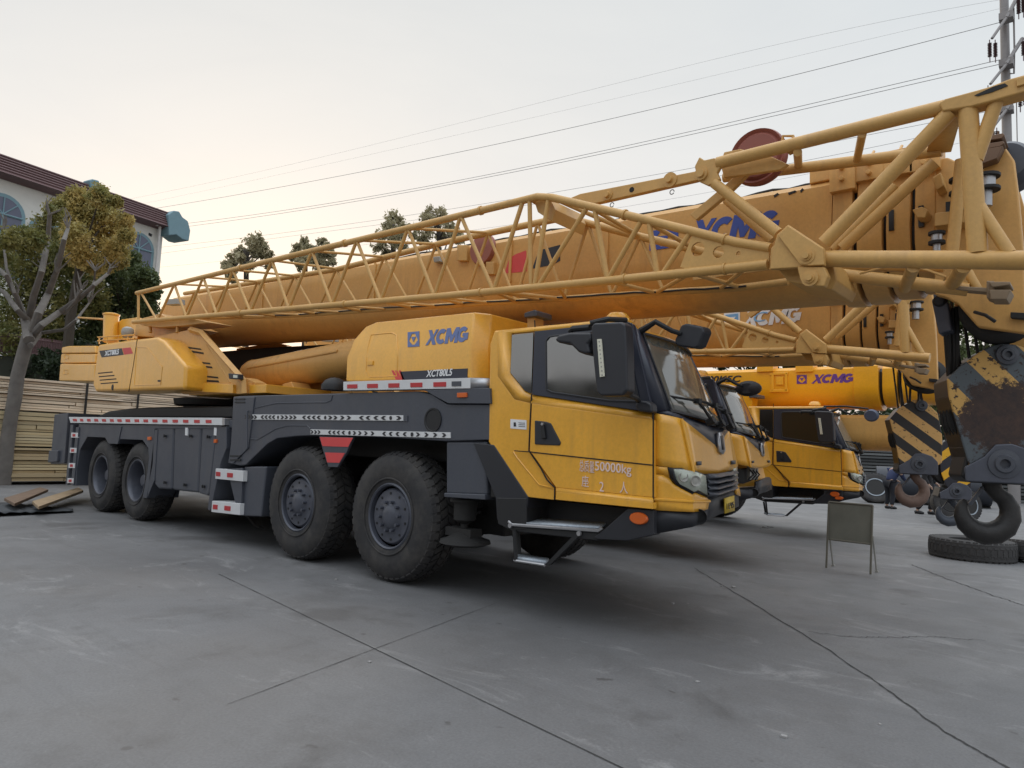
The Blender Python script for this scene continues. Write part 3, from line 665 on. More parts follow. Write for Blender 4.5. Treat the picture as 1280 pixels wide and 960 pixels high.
b = MB(); b.add([Y(643,700,N-.03), Y(682,706,N-.03), Y(686,702,N+.15), Y(647,696,N+.15)], [(0,1,2,3)]); ls = b.build('lower_step', M['tread'], A, 0, solid=.03); cabp(ls)
MB().tube(Y(643,700.5,N-.035), Y(681,706.3,N-.035), .012, 6).build('step_edge', M['steel'], ls, 0)
for p in ((637,657),(723,667)): c = Y(*p, N-.05); MB().lathe(c, (0,1,0), [(0,.001),(.0,.02),(.02,.022)], 10).build('step_bolt', M['steel'], stp, 0)
# arch strut behind the door
cabp(yp([(591,553),(617,556),(660,621),(657,648),(621,650),(619,622)], N-.02, N+.4, M['dark'], 'arch_panel', A, .01))
# mirrors
mr = yp([(738,408),(742,403.5),(776,402),(781,405),(783,440),(784,488),(778,494.5),(750,495),(745,490),(741,450)], N-.42, N-.30, M['dark'], 'main_mirror', A, .02, seg=3)
cabp(mr)
# the mirror is set out from the door on the same sight line, so build it at its own plane
led = yp([(746,424),(751.5,423.5),(755.5,470.5),(749.5,471.5)], N-.432, N-.42, plain('lamp_strip', (.62,.60,.48), .3), 'lamp_strip', mr, .003)
for k in range(9): c = Y(748.9+k*.45, 427+k*5.2, N-.434); MB().lathe(c, (0,1,0), [(0,.001),(0,.006),(.004,.007)], 8).build('lamp_dot', M['trim'], mr, 0)
m2 = yp([(692,425),(697,418.5),(712,415),(738,415),(740,424),(735,430),(738,442),(730,443),(722,440),(712,430),(697,428)], N-.40, N-.22, M['dark'], 'wide_mirror', A, .03, seg=3); cabp(m2)
b = MB(); b.path([Y(738,404,N-.35), Y(760,399,N-.3), Y(782,400,N-.05)], .022, 8); b.path([Y(780,492,N-.36), Y(795,497,N-.2), Y(800,503,N-.02)], .02, 8); b.path([Y(712,415,N-.3), Y(716,411,N-.3), Y(738,409,N-.33)], .025, 8)
cabp(b.build('mirror_arm', M['black'], A, 0))
cabp(yp([(793,506),(797,500),(808,501),(814,505),(815,516),(796,514)], N-.10, N+.0, M['dark'], 'mirror_foot', A, .02, seg=3))
# front kerb mirror on its swan neck
b = MB(); b.path([WS(.0,1.02,.02), Y(800,404,4.9)+Vector((.14,0,0)), Y(812,416,4.95)+Vector((.2,0,0)), Y(822,419,5.0)+Vector((.2,0,0))], [.03,.022,.02,.02], 8)
cabp(b.build('mirror_arm', M['black'], A, 0))
km = [(815,426),(822,409),(828,406.5),(848,411),(850.5,417),(843,435),(838,437.5),(818,434.5),(814.5,431)]
b = MB(); b.prism([Y(a, c, 5.0)+Vector((.2,0,0)) for a, c in km], (.03, .09, 0)); cabp(b.build('kerb_mirror', M['dark'], A, .025, seg=3))
# roof details
b = MB(); c = Y(772, 399, N+.3); b.lathe(c, (0,0,1), [(-.02,.11),(.02,.10),(.05,.07),(.06,.001)], 18); cabp(b.build('roof_horn', M['yellow'], A, 0))
b = MB(); b.prism([Y(a, c, N+.5) for a, c in [(655,391),(668,387),(671,389),(671,395),(655,397)]], (0, .25, 0)); bk = b.build('boom_rest_pad', M['grey'], A, .01)
MB().prism([Y(a, c, N+.55) for a, c in [(659,396),(668,395),(668,412),(659,412)]], (0, .15, 0)).build('boom_rest_post', M['jib'], A, .005)

# ================================================================== SUPERSTRUCTURE
ys = N+.05
MB().lathe((Y(300,500,YC).x-.15, YC, 1.4), (0,0,1), [(0,.95),(.18,.98),(.22,.86),(.5,.84),(.52,.98),(.62,1.0),(.66,.8)], 40).build('turntable', M['black'], A, 0)
b = MB(); zt = Y(240,492,ys+.2).z
b.box((Y(232,492,ys+.2).x, ys+.25, zt-.02), (Y(420,480,YC).x+.1, N+CW-.4, zt+.10)); b.build('slewing_platform', M['yellow'], A, .01)
mc = [(122.5,430.5),(160,425),(196,421),(204,425.5),(231,456),(231.5,462),(230,486),(228,487),(119,489.7),(115.5,482)]
mcv = yp(mc, ys-.12, ys+.5, M['yellow'], 'machinery_cover', A, .09, seg=4)
seam([(171.5,424),(167,455),(161,489.5)], ys-.12, mcv, .007)
seam([(168,481.5),(171,434),(184.5,434.5),(203,459),(201,480.5),(168,481.5)], ys-.12, mcv, .007, 'yellow', 'hatch_edge')
yl = ys-.123
yp([(124,438.5),(152,435.3),(154.5,443.5),(127,446.8)], yl, yl+.006, M['ink'], 'model_band', mcv, 0)
yp([(152.7,435.3),(163,434.2),(166,441.8),(155.2,443.4)], yl, yl+.006, M['redpaint'], 'model_band', mcv, 0)
ytext('XCT80L5', ((131,445),(149,442.8),(131,438.8)), yl-.001, M['letter_white'], 'lettering', mcv, .2, .012)
for k in range(4): yp([(122.5+k*1.1,466-k*-4.3),(140.5+k*2.3,464.3-k*-4.3),(140.5+k*2.3,465.6-k*-4.3),(122.5+k*1.1,467.2-k*-4.3)], yl, yl+.006, M['seam'], 'louvre', mcv, 0)
c = Y(140.5, 484, yl); MB().lathe(c, (0,1,0), [(0,.001),(0,.05),(.01,.055)], 14).build('filler_cap', M['black'], mcv, 0)
yp([(197,475),(200.5,475),(200.5,477.2),(197,477.2)], yl, yl+.006, M['black'], 'latch', mcv, 0)
# turret side plate with slots
y2 = ys+.22
tp = yp([(192,421),(238,411.5),(250,415),(300,478),(306.5,477),(306.5,492.5),(228,492.5),(200,470)], y2, y2+.12, M['tan'], 'turret_plate', A, .012)
for q in ([(209.5,430),(250,435.5),(252,437.5),(210,432.3)], [(214,434),(254,440.5),(254.5,442.8),(215,436.5)], [(226,449.5),(262,453.5),(263,455.5),(227,451.5)], [(230,454),(264.5,458.2),(265.5,460.4),(231,456.2)], [(233,467),(272,471),(273,473),(233,469)], [(233,473.5),(272.5,475.5),(274,478),(233,476)]):
    yp(q, y2-.005, y2+.01, M['seam'], 'louvre', tp, 0)
MB().path([Y(238,412,y2-.03), Y(252,416,y2-.03), Y(306,477,y2-.03), Y(306,492,y2-.03)], .05, 4).build('turret_flange', M['tan'], tp, 0)
seam([(258,431),(288,478)], y2-.0, tp, .01, 'tan', 'pressing')
yp([(231,478),(291,480.5),(291,491.5),(228,489)], y2-.05, y2+.02, M['yellow'], 'lower_plate', tp, .006)
yp([(307,472),(319,478),(319,492.5),(307,492.5)], y2+.12, y2+.3, M['tan'], 'turret_plate', A, .006)
wl = yp([(285,466.5),(298,467.5),(298,474),(286,473.5)], y2-.14, y2-.06, M['dark'], 'work_lamp', A, .01); yp([(291.5,468.5),(296.5,469),(296.5,472.5),(291.5,472.2)], y2-.145, y2-.138, M['lens'], 'lens', wl, 0)
# far turret cheek
b = MB(); b.prism([Y(a, c, y2)+Vector((0, 1.5, 0)) for a, c in [(192,421),(238,411.5),(250,415),(306.5,477),(306.5,492.5),(200,492)]], (0, .12, 0)); b.build('turret_plate', M['tan'], A, .01)
# bits on top of the machinery
ym = ys+.35
b = MB(); p = Y(138.5,427,ym); t_ = Y(139,394.5,ym); b.tube(p, t_, .135, 20); b.lathe(t_, (0,0,1), [(0,.15),(.03,.15),(.05,.1),(.05,.001)], 20); b.build('vertical_tank', M['yellow'], A, .0)
b = MB(); b.prism([Y(a, c, ym+.1) for a, c in [(146,424),(145,404),(152,399),(170,396.5),(172,424)]], (0, .6, 0)); b.build('winch_housing', M['yellow'], A, .02)
MB().tube(Y(98,397,ym+.2), Y(147,400,ym+.2), .02, 8).build('antenna_bar', M['tan'], A, 0)
b = MB(); c = Y(159.5,416,ym-.1); b.lathe(c+Vector((0,0,-.1)), (0,0,1), [(0,.07),(.06,.10),(.12,.11),(.18,.09),(.21,.04),(.215,.001)], 18); b.build('camera_dome', M['trim'], A, 0)
b = MB(); zt2 = 0
for x_ in (124,134,148,160): b.tube(Y(x_,430,ym-.2), Y(x_,421,ym-.2), .012, 6)
b.tube(Y(122,421.5,ym-.2), Y(168,418.5,ym-.2), .012, 6); b.tube(Y(122,426,ym-.2), Y(168,423,ym-.2), .012, 6)
b.build('service_rail', M['yellow'], A, 0)
b = MB(); b.prism([Y(a, c, ym+.05) for a, c in [(168,420),(170,405),(176,398),(200,392),(215,400),(238,410),(200,422)]], (0, .5, 0)); b.build('winch_frame', M['tan'], A, .015)
# counterweight: three slabs
cwy = ys+.05
for k, q in enumerate(([(77,434),(85,432.3),(118,432),(119,441.5),(76.5,441.8)], [(76.3,442.3),(119,442),(119,454),(75.2,454.3)], [(75,454.8),(119,454.6),(118,477),(73.5,476)])):
    o_ = yp(q, cwy-.05*(k == 2), cwy+2.3, M['yellow'], 'counterweight', A, .028, seg=3)
    if k: 
        xq = 82+(-1)*k; yq = (446,465)[k-1]; seam([(xq,yq-2.4),(xq+5,yq-2.6),(xq+5,yq+2.4),(xq,yq+2.6),(xq,yq-2.4)], cwy-.05*(k == 2), o_, .008, 'yellow', 'casting_mark')
# luffing cylinder
yc_ = YC-.35
ax0 = Y(318, 470, yc_); ax1 = Y(440, 449, yc_); d_ = (ax1-ax0); 
lf = MB().tube(ax0, ax1+d_*.7, .26, 24).build('luffing_cylinder', M['tan'], A, 0)
lf2 = MB().lathe(ax0, tuple(-d_.normalized()), [(-.05,.27),(.05,.25),(.15,.16),(.2,.001)], 20).build('cylinder_foot', M['tan'], lf, 0)
MB().path([ax0+Vector((.2,-.24,.09)), ax0.lerp(ax1,.5)+Vector((0,-.25,.08)), ax1+Vector((0,-.25,.08))], .02, 6).build('hydraulic_pipe', M['tan'], lf, 0)
b = MB(); b.prism([Y(a, c, yc_-.3) for a, c in [(353,480),(364,477),(370,492),(352,492)]], (0, .3, 0)); b.prism([Y(a, c, yc_+.2) for a, c in [(370,486),(400,474),(440,470),(440,492),(366,492)]], (0, .3, 0)); b.build('platform_bracket', M['tan'], A, .01)
b = MB(); b.prism([Y(a, c, YC+.2) for a, c in [(270,440),(330,435),(420,430),(420,470),(300,492)]], (0, .1, 0)); b.build('turret_inner_plate', M['under'], A, 0)
# operator cab on the far side seen under the boom
oc = yp([(384,440),(398,434),(436,432),(436,452),(384,455)], YC+.9, YC+1.45, M['dark'], 'operator_cab', A, .03)
yp([(400,437),(432,434.5),(432,446),(400,448)], YC+.89, YC+.9, M['wglass'], 'window', oc, 0)
# ================================================================== BOOM
YB = YC-.48                       # near face of the boom
T0 = Y(214, 372, YB); T1 = Y(1041, 223, YB)
bd_ = (T1-T0).normalized(); bup = Vector((-bd_.z, 0, bd_.x)); 
if bup.z < 0: bup = -bup
def sect(p, w, h, ex=0, flat=.52):
    """one boom cross-section at p (top edge, near side), width w, height h"""
    c = Vector((p.x, YC, p.z))
    pts = [(-w/2+.05, 0), (w/2-.05, 0), (w/2, -.05), (w/2, -h*flat)]
    for k in range(1, 10): t = PI*k/10; pts.append((w/2*math.cos(t), -h*flat-h*(1-flat)*math.sin(t)))
    pts += [(-w/2, -h*flat), (-w/2, -.05)]
    return [c+Vector((0, a+ex*0, 0))+bup*bz for a, bz in pts]
BH = .94; BW = .96
def bpt(px): return onp(1, YB, px, 372+(223-372)*(px-214)/(1041-214))
b = MB(); b.loft([sect(T0, BW, BH), sect(T1, BW, BH)])
boom = b.build('boom', M['tan'], A, 0, 30)
# heel of the boom and pivot
b = MB(); b.loft([sect(T0-bd_*.9-bup*.25, BW*.6, BH*.45), sect(T0-bd_*.5-bup*.1, BW*.9, BH*.8), sect(T0, BW*.98, BH*.98)]); b.build('boom_heel', M['tan'], boom, 0, 30)
for px in (1041,):
    b = MB(); b.loft([sect(bpt(1043)+bup*.03, BW+.06, BH+.06), sect(bpt(1067)+bup*.03, BW+.06, BH+.06)]); b.build('boom_collar', M['tan'], boom, .01, 30)
prev = 1067
for k, (a, c) in enumerate(((1073,1104),(1109,1139),(1144,1170))):
    s_ = 1-.03*(k+1)
    b = MB(); b.loft([sect(bpt(prev)-bup*.03*(k+1), BW*.93*s_, BH*.93*s_), sect(bpt(a)-bup*.03*(k+1), BW*.93*s_, BH*.93*s_)]); b.build('telescope_section', M['grease'], boom, 0, 30)
    b = MB(); b.loft([sect(bpt(a)+bup*.01, BW*s_+.06, BH*s_+.06), sect(bpt(c)+bup*.01, BW*s_+.06, BH*s_+.06)]); cl = b.build('boom_collar', M['tan'], boom, .01, 30)
    # lug box on top with two bolts
    p = bpt((a+c)/2); b = MB(); b.cbox((p.x, YB+.07, p.z+.02), (.20,.24,.20)); b.tube((p.x, YB-.02, p.z+.10), (p.x, YB+.1, p.z+.20), .012, 6)
    for dz in (-.03,.05): b.tube((p.x, YB-.09, p.z+dz), (p.x, YB, p.z+dz), .02, 8)
    b.build('collar_lug', M['tan'], cl, .005)
    b = MB(); b.cbox((p.x+.145, YB+.01, p.z-.42), (.035,.05,.16)); b.build('slide_pad', M['grease'], cl, 0)
    prev = c
for px, dz in ((1056,.04),): 
    p = bpt(px); b = MB(); b.cbox((p.x, YB+.05, p.z-.02), (.19,.26,.24))
    for q in (-.05,.04): b.tube((p.x, YB-.11, p.z+q), (p.x, YB, p.z+q), .02, 8)
    b.build('collar_lug', M['tan'], boom, .005)
p = bpt(1028); MB().cbox((p.x, YB+.12, p.z+.06), (.22,.2,.12)).build('top_block', M['tan'], boom, .01)
b = MB(); b.loft([sect(bpt(1168)-bup*.1, BW*.82, BH*.85), sect(bpt(1200)-bup*.1, BW*.82, BH*.85)]); b.build('telescope_section', M['tan'], boom, 0, 30)
# small fittings along the boom side
b = MB(); 
for (x_, y_, w_, h_) in ((545,325,3,2.4),(577,316,6,10),(600,318,4,14),(612,335,5,8)):
    b.prism([Y(x_-w_, y_-h_, YB-.05), Y(x_+w_, y_-h_, YB-.05), Y(x_+w_, y_+h_, YB-.05), Y(x_-w_, y_+h_, YB-.05)], (0, .1, 0))
b.build('boom_fitting', M['jib'], boom, .01)
b = MB(); c = Y(603, 312, YB-.02); b.lathe(c, (0,1,0), [(-.03,.001),(-.03,.17),(.02,.19),(.03,.19)], 28); b.build('cable_drum', plain('rusty_red_paint', (.30,.10,.07), .6), boom, 0)
bx = yp([(541,321),(549,320),(550,327),(542,328)], YB-.1, YB, M['trim'], 'junction_box', boom, .01)
bx = yp([(206,374),(221,373),(221,380),(206,381)], YB-.45, YB-.3, M['trim'], 'junction_box', boom, .01)
def on_boom(pts, mat, name, off=.004): return yp(pts, YB-off, YB+.001, mat, name, boom, 0)
on_boom([(630.5,342),(636.5,323),(645,317.5),(657.5,313),(658.5,339)], M['redpaint'], 'boom_emblem')
on_boom([(665,336),(671,320),(677,312),(700,306),(700,326),(690,331)], M['ink'], 'boom_emblem')
logo([(812,289),(848,284),(848,308),(812,313.5)], YB-.004, M['blue'], None, boom)
xcmg(WQ((862,307),(976,294),(862,277), YB), (0,-1,0), M['blue'], 'boom_lettering', boom)
# grime band marks on the boom top edge
for (x_, w_) in ((967,5),(985,9),(1000,3)):
    on_boom([(x_,244-(x_-967)*.18),(x_+w_,241-(x_-967)*.18),(x_+w_+2,243-(x_-967)*.18),(x_+1,247-(x_-967)*.18)], M['under'], 'scuff')
# ---- boom head
YH = YB+.02
hd_ = yp([(1168,200),(1184,196),(1206,206),(1240,186),(1257,184),(1268,200),(1273,240),(1279,306),(1284,417),(1262,414),(1222,408.5),(1197,380),(1182,372),(1168,368)], YH, YH+.08, M['tan'], 'boom_head', boom, .015)
b = MB(); b.prism([Y(a, c, YH)+Vector((0,.84,0)) for a, c in [(1168,200),(1240,186),(1257,184),(1273,240),(1284,417),(1222,408.5),(1197,380),(1168,368)]], (0,.06,0)); b.box((Y(1185,300,YH).x, YH+.08, Y(1185,370,YH).z), (Y(1225,300,YH).x, YH+.84, Y(1185,215,YH).z)); b.build('boom_head', M['tan'], boom, .01)
c = Y(1250, 392, YH+.4); MB().lathe(c+Vector((0,-.3,0)), (0,1,0), [(0,.001),(0,.20),(.05,.23),(.10,.20),(.15,.23),(.2,.20),(.25,.23),(.3,.20),(.35,.23),(.4,.20),(.5,.2),(.5,.001)], 36).build('head_sheave', M['under'], boom, 0)
c = Y(1262, 215, YH+.4); MB().lathe(c+Vector((0,-.25,0)), (0,1,0), [(0,.001),(0,.13),(.05,.16),(.1,.13),(.15,.16),(.2,.13),(.3,.16),(.35,.001)], 36).build('head_sheave', M['grey'], boom, 0)
b = MB()
for q in ([(1231,170),(1254,166),(1256,169),(1252,173),(1231,176)], [(1228,180),(1254,176),(1256,179),(1250,183),(1228,187)], [(1226,187),(1254,182),(1246,198),(1224,206)]): b.prism([Y(a, c, YH-.1) for a, c in q], (0,.25,0))
for x_ in (1236,1242,1248): b.tube(Y(x_,164,YH), Y(x_,185,YH), .008, 6)
b.build('head_bracket', plain('brown_grimed_steel', (.16,.09,.05), .6), boom, .006)
# pins in silver
for (x_, t0, t1, r_) in ((1201.5,223,262,.035),(1232,219,258,.04),(1171,290,318,.025)):
    b = MB(); a0 = Y(x_, t0, YB-.15); a1 = Y(x_, t1, YB-.15); b.tube(a0, a0.lerp(a1,.45), r_*1.5, 14); b.tube(a0.lerp(a1,.45), a1, r_, 14); b.m = 1
    for f in (0,.42): q = a0.lerp(a1, f); b.lathe(q, (0,0,-1), [(0,r_*1.2),(0,r_*2.2),(.02,r_*2.2),(.02,r_*1.2)], 14)
    b.build('locking_pin', [M['steel'], M['under']], boom, 0)
b = MB()
for q in ([(1168,266),(1206,262),(1206,278),(1168,283)], [(1165,222),(1176,215),(1180,232),(1170,238)], [(1140,262),(1152,258),(1160,262),(1156,272),(1146,272)]): b.prism([Y(a, c, YB-.14) for a, c in q], (0,.16,0))
b.build('head_bracket', M['jib'], boom, .008)
yp([(1263,390),(1284,391),(1284,399),(1263,397)], YH-.06, YH, M['under'], 'head_slot', boom, .004)
MB().path([Y(1218,390,YH-.05), Y(1232,394,YH-.1), Y(1244,402,YH-.06)], .012, 6).build('tag_line', M['rope'], boom, 0)

# ================================================================== LATTICE JIB
y1, y2_ = N+.12, N+.12+.62
jib = None
def tb(a, ya, c, yc, r, name='brace', n=10, mat='jib'):
    return MB().tube(Y(a[0], a[1], ya), Y(c[0], c[1], yc), r, n).build(name, M[mat], jib, 0)
def pth(pts, y, r, name='chord', n=12): return MB().path([Y(a, c, y) for a, c in pts], r, n).build(name, M['jib'], jib, 0)
UN = [(171,366.5),(340,325.5),(520,283),(672,246),(690,247),(800,273),(920,303),(963,310)]
LN = [(167,402.5),(360,386),(560,369.5),(760,351),(920,335),(960,330.5)]
UF = [(231,367),(420,337),(560,302),(670,279),(700,273),(715,274),(801,296),(912,322),(960,330)]
LF = [(196,399),(360,395),(520,384),(707,373),(820,366),(920,360),(985,352)]
jib = MB().path([Y(a, c, y1) for a, c in UN], .036, 14).build('lattice_jib', M['jib'], A, 0)
pth(LN, y1, .038); pth(UF, y2_, .036); pth(LF, y2_, .030)
def interp(L, x):
    for (a, ya), (c, yb_) in zip(L, L[1:]):
        if x <= c: return (x, ya+(yb_-ya)*(x-a)/(c-a))
    return (x, L[-1][1])
tops = [218,254,291,340,390,446,510,576]; bots = [197,233,271,313,361,415,476,543,617]
seq = []
for i in range(len(tops)): seq += [('b', bots[i]), ('t', tops[i])]
seq.append(('b', bots[-1]))
tb(interp(UN,173), y1, interp(LN,173), y1, .022); tb(interp(UN,176), y1, interp(LN,196), y1, .018)
for (k0, x0), (k1, x1) in zip(seq, seq[1:]):
    tb(interp(LN if k0 == 'b' else UN, x0), y1, interp(LN if k1 == 'b' else UN, x1), y1, .020)
for a, c in (((617,364),(654,252)),((662,249),(664,360)),((686,248),(668,360)),((672,359),(735,262)),((743,264),(760,351)),((759,352),(803,280)),((811,281),(822,345)),((827,345),(864,295))):
    tb(interp(UN if a[1] < 300 else LN, a[0]), y1, interp(UN if c[1] < 300 else LN, c[0]), y1, .022)
fo = [(258,'b'),(232,'t'),(292,'b'),(275,'t'),(330,'b'),(300,'t')]
tf = [243,282,322,368,420,480,545,610,672,735,800]; bf = [228,262,302,345,395,452,515,580,645,705,765,830]
for i in range(len(tf)):
    tb(interp(LF, bf[i]), y2_, interp(UF, tf[i]), y2_, .017); tb(interp(UF, tf[i]), y2_, interp(LF, bf[i+1]), y2_, .017)
for i in range(len(tops)-1):    # ties between near and far chords
    tb(interp(UN, tops[i]), y1, interp(UF, tf[min(i+1, 10)]+3), y2_, .016)
for i in range(1, len(bots)):
    tb(interp(LN, bots[i]), y1, interp(LF, bf[i]), y2_, .018); tb(interp(LN, bots[i]), y1, interp(LF, bf[i]+32), y2_, .014)
for a, c in (((690,247),(801,296)),((743,262),(801,296)),((803,274),(870,312)),((663,249),(700,273))): tb(a, y1, c, y2_, .02)
for a, c in (((760,351),(820,366)),((864,341),(820,366)),((864,341),(925,359)),((935,333),(900,361)),((697,357),(707,373)),((617,364),(700,373))): tb(a, y1, c, y2_, .018)
# dark gusset at the peak
b = MB(); b.prism([Y(a, c, y1+.06) for a, c in [(667,250),(688,249),(694,262),(690,277),(672,265)]], (0, .5, 0)); b.build('peak_gusset', M['jib'], jib, .006)
# lugs under the tip
b = MB(); b.prism([Y(a, c, y1+.1) for a, c in [(172,404),(240,398),(262,403),(230,407),(200,409),(178,407)]], (0, .4, 0))
for x_ in (188,222): b.tube(Y(x_,400,y1+.15), Y(x_,416,y1+.15), .03, 8)
b.build('tip_bracket', M['jib'], jib, .006)
# perforated web near the hinge
def holed(pts, holes, y, t, mat, name):
    """plate with round holes: the outline minus circles through a boolean-free ring build"""
    me = bpy.data.meshes.new(name); cu = bpy.data.curves.new(name, 'CURVE'); cu.dimensions = '2D'; cu.fill_mode = 'BOTH'; cu.extrude = t/2
    def spl(P):
        s = cu.splines.new('POLY'); s.points.add(len(P)-1)
        for i, p in enumerate(P): s.points[i].co = (p[0], p[1], 0, 1)
        s.use_cyclic_u = True
    W = [Y(a, c, y) for a, c in pts]; spl([(p.x, p.z) for p in W])
    for (a, c, r) in holes: p = Y(a, c, y); spl([(p.x+r*math.cos(-2*PI*k/20), p.z+r*math.sin(-2*PI*k/20)) for k in range(20)])
    to = bpy.data.objects.new(name, cu); col.objects.link(to); bpy.context.view_layer.update()
    m0 = bpy.data.meshes.new_from_object(to.evaluated_get(bpy.context.evaluated_depsgraph_get()))
    bpy.data.objects.remove(to); bpy.data.curves.remove(cu)
    b = MB(); b.v = [(v.co.x, y+t/2-v.co.z, v.co.y) for v in m0.vertices]; b.f = [tuple(p.vertices) for p in m0.polygons]; b.mi = [0]*len(b.f)
    bpy.data.meshes.remove(m0); bpy.data.meshes.remove(me)
    return b.build(name, mat, jib, 0, 30)
holed([(866,292),(961,315),(961,327),(866,337),(850,334)], [(872,311.5,.056),(898,315,.045),(923,317,.018)], y1-.01, .02, M['jib'], 'web_plate')
holed([(866,298),(975,322),(975,335),(866,350)], [(868,322,.05),(892,326,.05)], y2_-.01, .02, M['jib'], 'web_plate')
hp_ = yp([(967.5,306),(971,293),(985,280.5),(1030,310),(1031,332),(962,336.5)], y1-.09, y1-.05, M['jib'], 'hinge_plate', jib, .008)
yp([(972,294),(985,282),(1028,310),(1030,331),(1012,332),(1000,331)], y1-.115, y1-.09, M['jib'], 'hinge_doubler', jib, .006)
b = MB(); b.prism([Y(a, c, y1-.05) for a, c in [(963,310),(985,290),(1030,312),(1030,330),(963,334)]], (0,.12,0)); b.prism([Y(a, c, y1+.07) for a, c in [(967,330),(1040,325),(1046,350),(1040,362),(985,352)]], (0,.5,0)); b.build('hinge_box', M['jib'], jib, .01)
lg = yp([(996,333),(1030,333),(1035,345),(1030,358),(1008,357),(1000,350)], y1-.10, y1-.03, M['jib'], 'hinge_lug', jib, .01)
for (x_, y_) in ((1008,320),(1012,347.5)):
    c = Y(x_, y_, y1-.12); MB().lathe(c, (0,1,0), [(-.03,.001),(-.03,.022),(-.012,.022),(-.012,.035),(0,.035),(0,.055),(.02,.055)], 18).build('hinge_pin', M['jib'], jib, 0)
# tie bar to the A-frame
tbk = yp([(706,250),(725,242),(868,214),(880,212),(884,222),(868,226),(752,252.5),(725,258)], y1+.30, y1+.36, M['jib'], 'tie_bar', jib, .008)
for (x_, y_, r_) in ((759,243.5,.05),(837,224.5,.065)): c = Y(x_, y_, y1+.29); MB().lathe(c, (0,1,0), [(-.03,.001),(-.03,.028),(0,.03),(0,r_),(.02,r_)], 18).build('tie_pin', M['jib'], jib, 0)
c = Y(789.5, 237, y1+.297); MB().lathe(c, (0,1,0), [(0,.001),(0,.024),(.003,.024)], 14).build('tie_hole', M['seam'], jib, 0)
for x_, y_ in ((765,256),(840,240)): c = Y(x_, y_, y1+.28); MB().path([c+Vector((.02*math.cos(t), 0, .02*math.sin(t))) for t in [k*PI/6 for k in range(12)]], .004, 5).build('safety_ring', M['rope'], jib, 0)
# A-frame knuckle
yp([(868,208),(874,196),(880,200),(893,197),(902,205),(896,216),(900,224),(885,232),(872,226)], y1-.02, y1+.02, M['jib'], 'knuckle_plate', jib, .008)
yp([(868,214),(882,204),(894,208),(890,228),(876,224)], y1+.26, y1+.30, M['jib'], 'knuckle_plate', jib, .008)
c = Y(876, 217, y1-.04); MB().lathe(c, (0,1,0), [(-.02,.001),(-.02,.03),(0,.03),(0,.05),(.02,.05)], 16).build('hinge_pin', M['jib'], jib, 0)
yfr = y1+.62
MB().tube(Y(897,204,y1), Y(1180,134,y1), .046, 16).build('frame_chord', M['jib'], jib, 0)
MB().tube(Y(905,222,yfr), Y(1178,188,yfr), .042, 16).build('frame_chord', M['jib'], jib, 0)
yp([(1173,128),(1181,123),(1236,108),(1262,98),(1284,92),(1284,114),(1245,125),(1215,133),(1178,139)], y1-.06, y1+.07, M['jib'], 'frame_head', jib, .012)
yp([(1218,119),(1242,108),(1256,104),(1260,107),(1240,115),(1222,120)], y1-.065, y1-.055, M['under'], 'head_slot', jib, 0)
yp([(1270,98),(1284,94),(1284,104),(1271,108)], y1-.075, y1-.05, M['jib'], 'head_lug', jib, .004)
for a, ya, c, yc2, r_ in (((893,229),y1,(973,292),y1,.040),((908,250),yfr,(965,301),yfr,.036),((1030,304),y1,(1187,141),y1,.048),((1041,312),yfr,(1120,232),yfr,.034),((1052,310),yfr,(1168,203),yfr,.044),((1078,167),y1,(1071,201),yfr,.028),((997,190),y1,(998,207),yfr,.03),
        ((1030,323.5),y1,(1284,325.5),y1,.056),((1045,333),yfr,(1180,334),yfr,.036),((1046,343),y1+.45,(1210,362),yfr,.046),((1142,333),y1,(1131,360),yfr,.04),((1205,332),y1,(1190,356),yfr,.045),
        ((1222,317),y1,(1210,136),y1,.055),((1247,122),y1,(1220,200),y1,.04),((1224,258),y1,(1262,317),y1,.036),((1190,318),yfr,(1202,200),yfr,.04),((1198,318),yfr,(1222,362),yfr,.03)):
    tb(a, ya, c, yc2, r_, 'frame_brace', 14)
b = MB(); b.add([Y(1168,146,y1+.05), Y(1204,138,y1+.05), Y(1189,190,yfr), Y(1158,193,yfr)], [(0,1,2,3)]); b.build('frame_plate', M['jib'], jib, 0, solid=.03)
b = MB(); b.prism([Y(a, c, y1+.2) for a, c in [(862,268),(905,232),(935,205),(942,210),(912,240),(870,275)]], (0,.05,0)); b.build('frame_strut', M['jib'], jib, .006)
b = MB(); b.prism([Y(a, c, y1+.1) for a, c in [(905,190),(925,186),(965,196),(985,205),(975,212),(905,222),(900,205)]], (0,.04,0)); b.build('sheave_cheek', M['jib'], jib, .006)
c = Y(948, 197, y1+.34); MB().lathe(c+Vector((0,-.05,0)), (0,1,0), [(0,.12),(0,.17),(.02,.19),(.0,.215),(.03,.225),(.05,.20),(.07,.225),(.10,.215),(.08,.19),(.10,.17),(.10,.12)], 40).build('sheave', plain('red_brown_sheave', (.26,.075,.05), .55), jib, 0)
b = MB(); b.lathe(c+Vector((0,-.04,0)), (0,1,0), [(0,.001),(0,.15),(.08,.15),(.08,.001)], 24); b.build('sheave_hub', M['jib'], jib, 0)
b = MB(); b.path([Y(976,184,y1+.05), Y(979,170,y1+.05), Y(991,170,y1+.05), Y(996,186,y1+.05)], .012, 6); b.prism([Y(a, c, y1+.03) for a, c in [(972,178),(990,174),(998,186),(985,192)]], (0,.04,0)); b.build('rope_guide', M['jib'], jib, 0)
cv = MB(); 
cv.prism([Y(a, c, yfr-.06) for a, c in [(1194,357),(1240,360),(1240,366),(1194,362)]], (0,.1,0))
for q in ([(1236,352),(1263,352),(1263,356),(1240,359)], [(1236,362),(1264,362),(1258,374),(1238,374)]): cv.prism([Y(a, c, yfr-.10) for a, c in q], (0,.2,0))
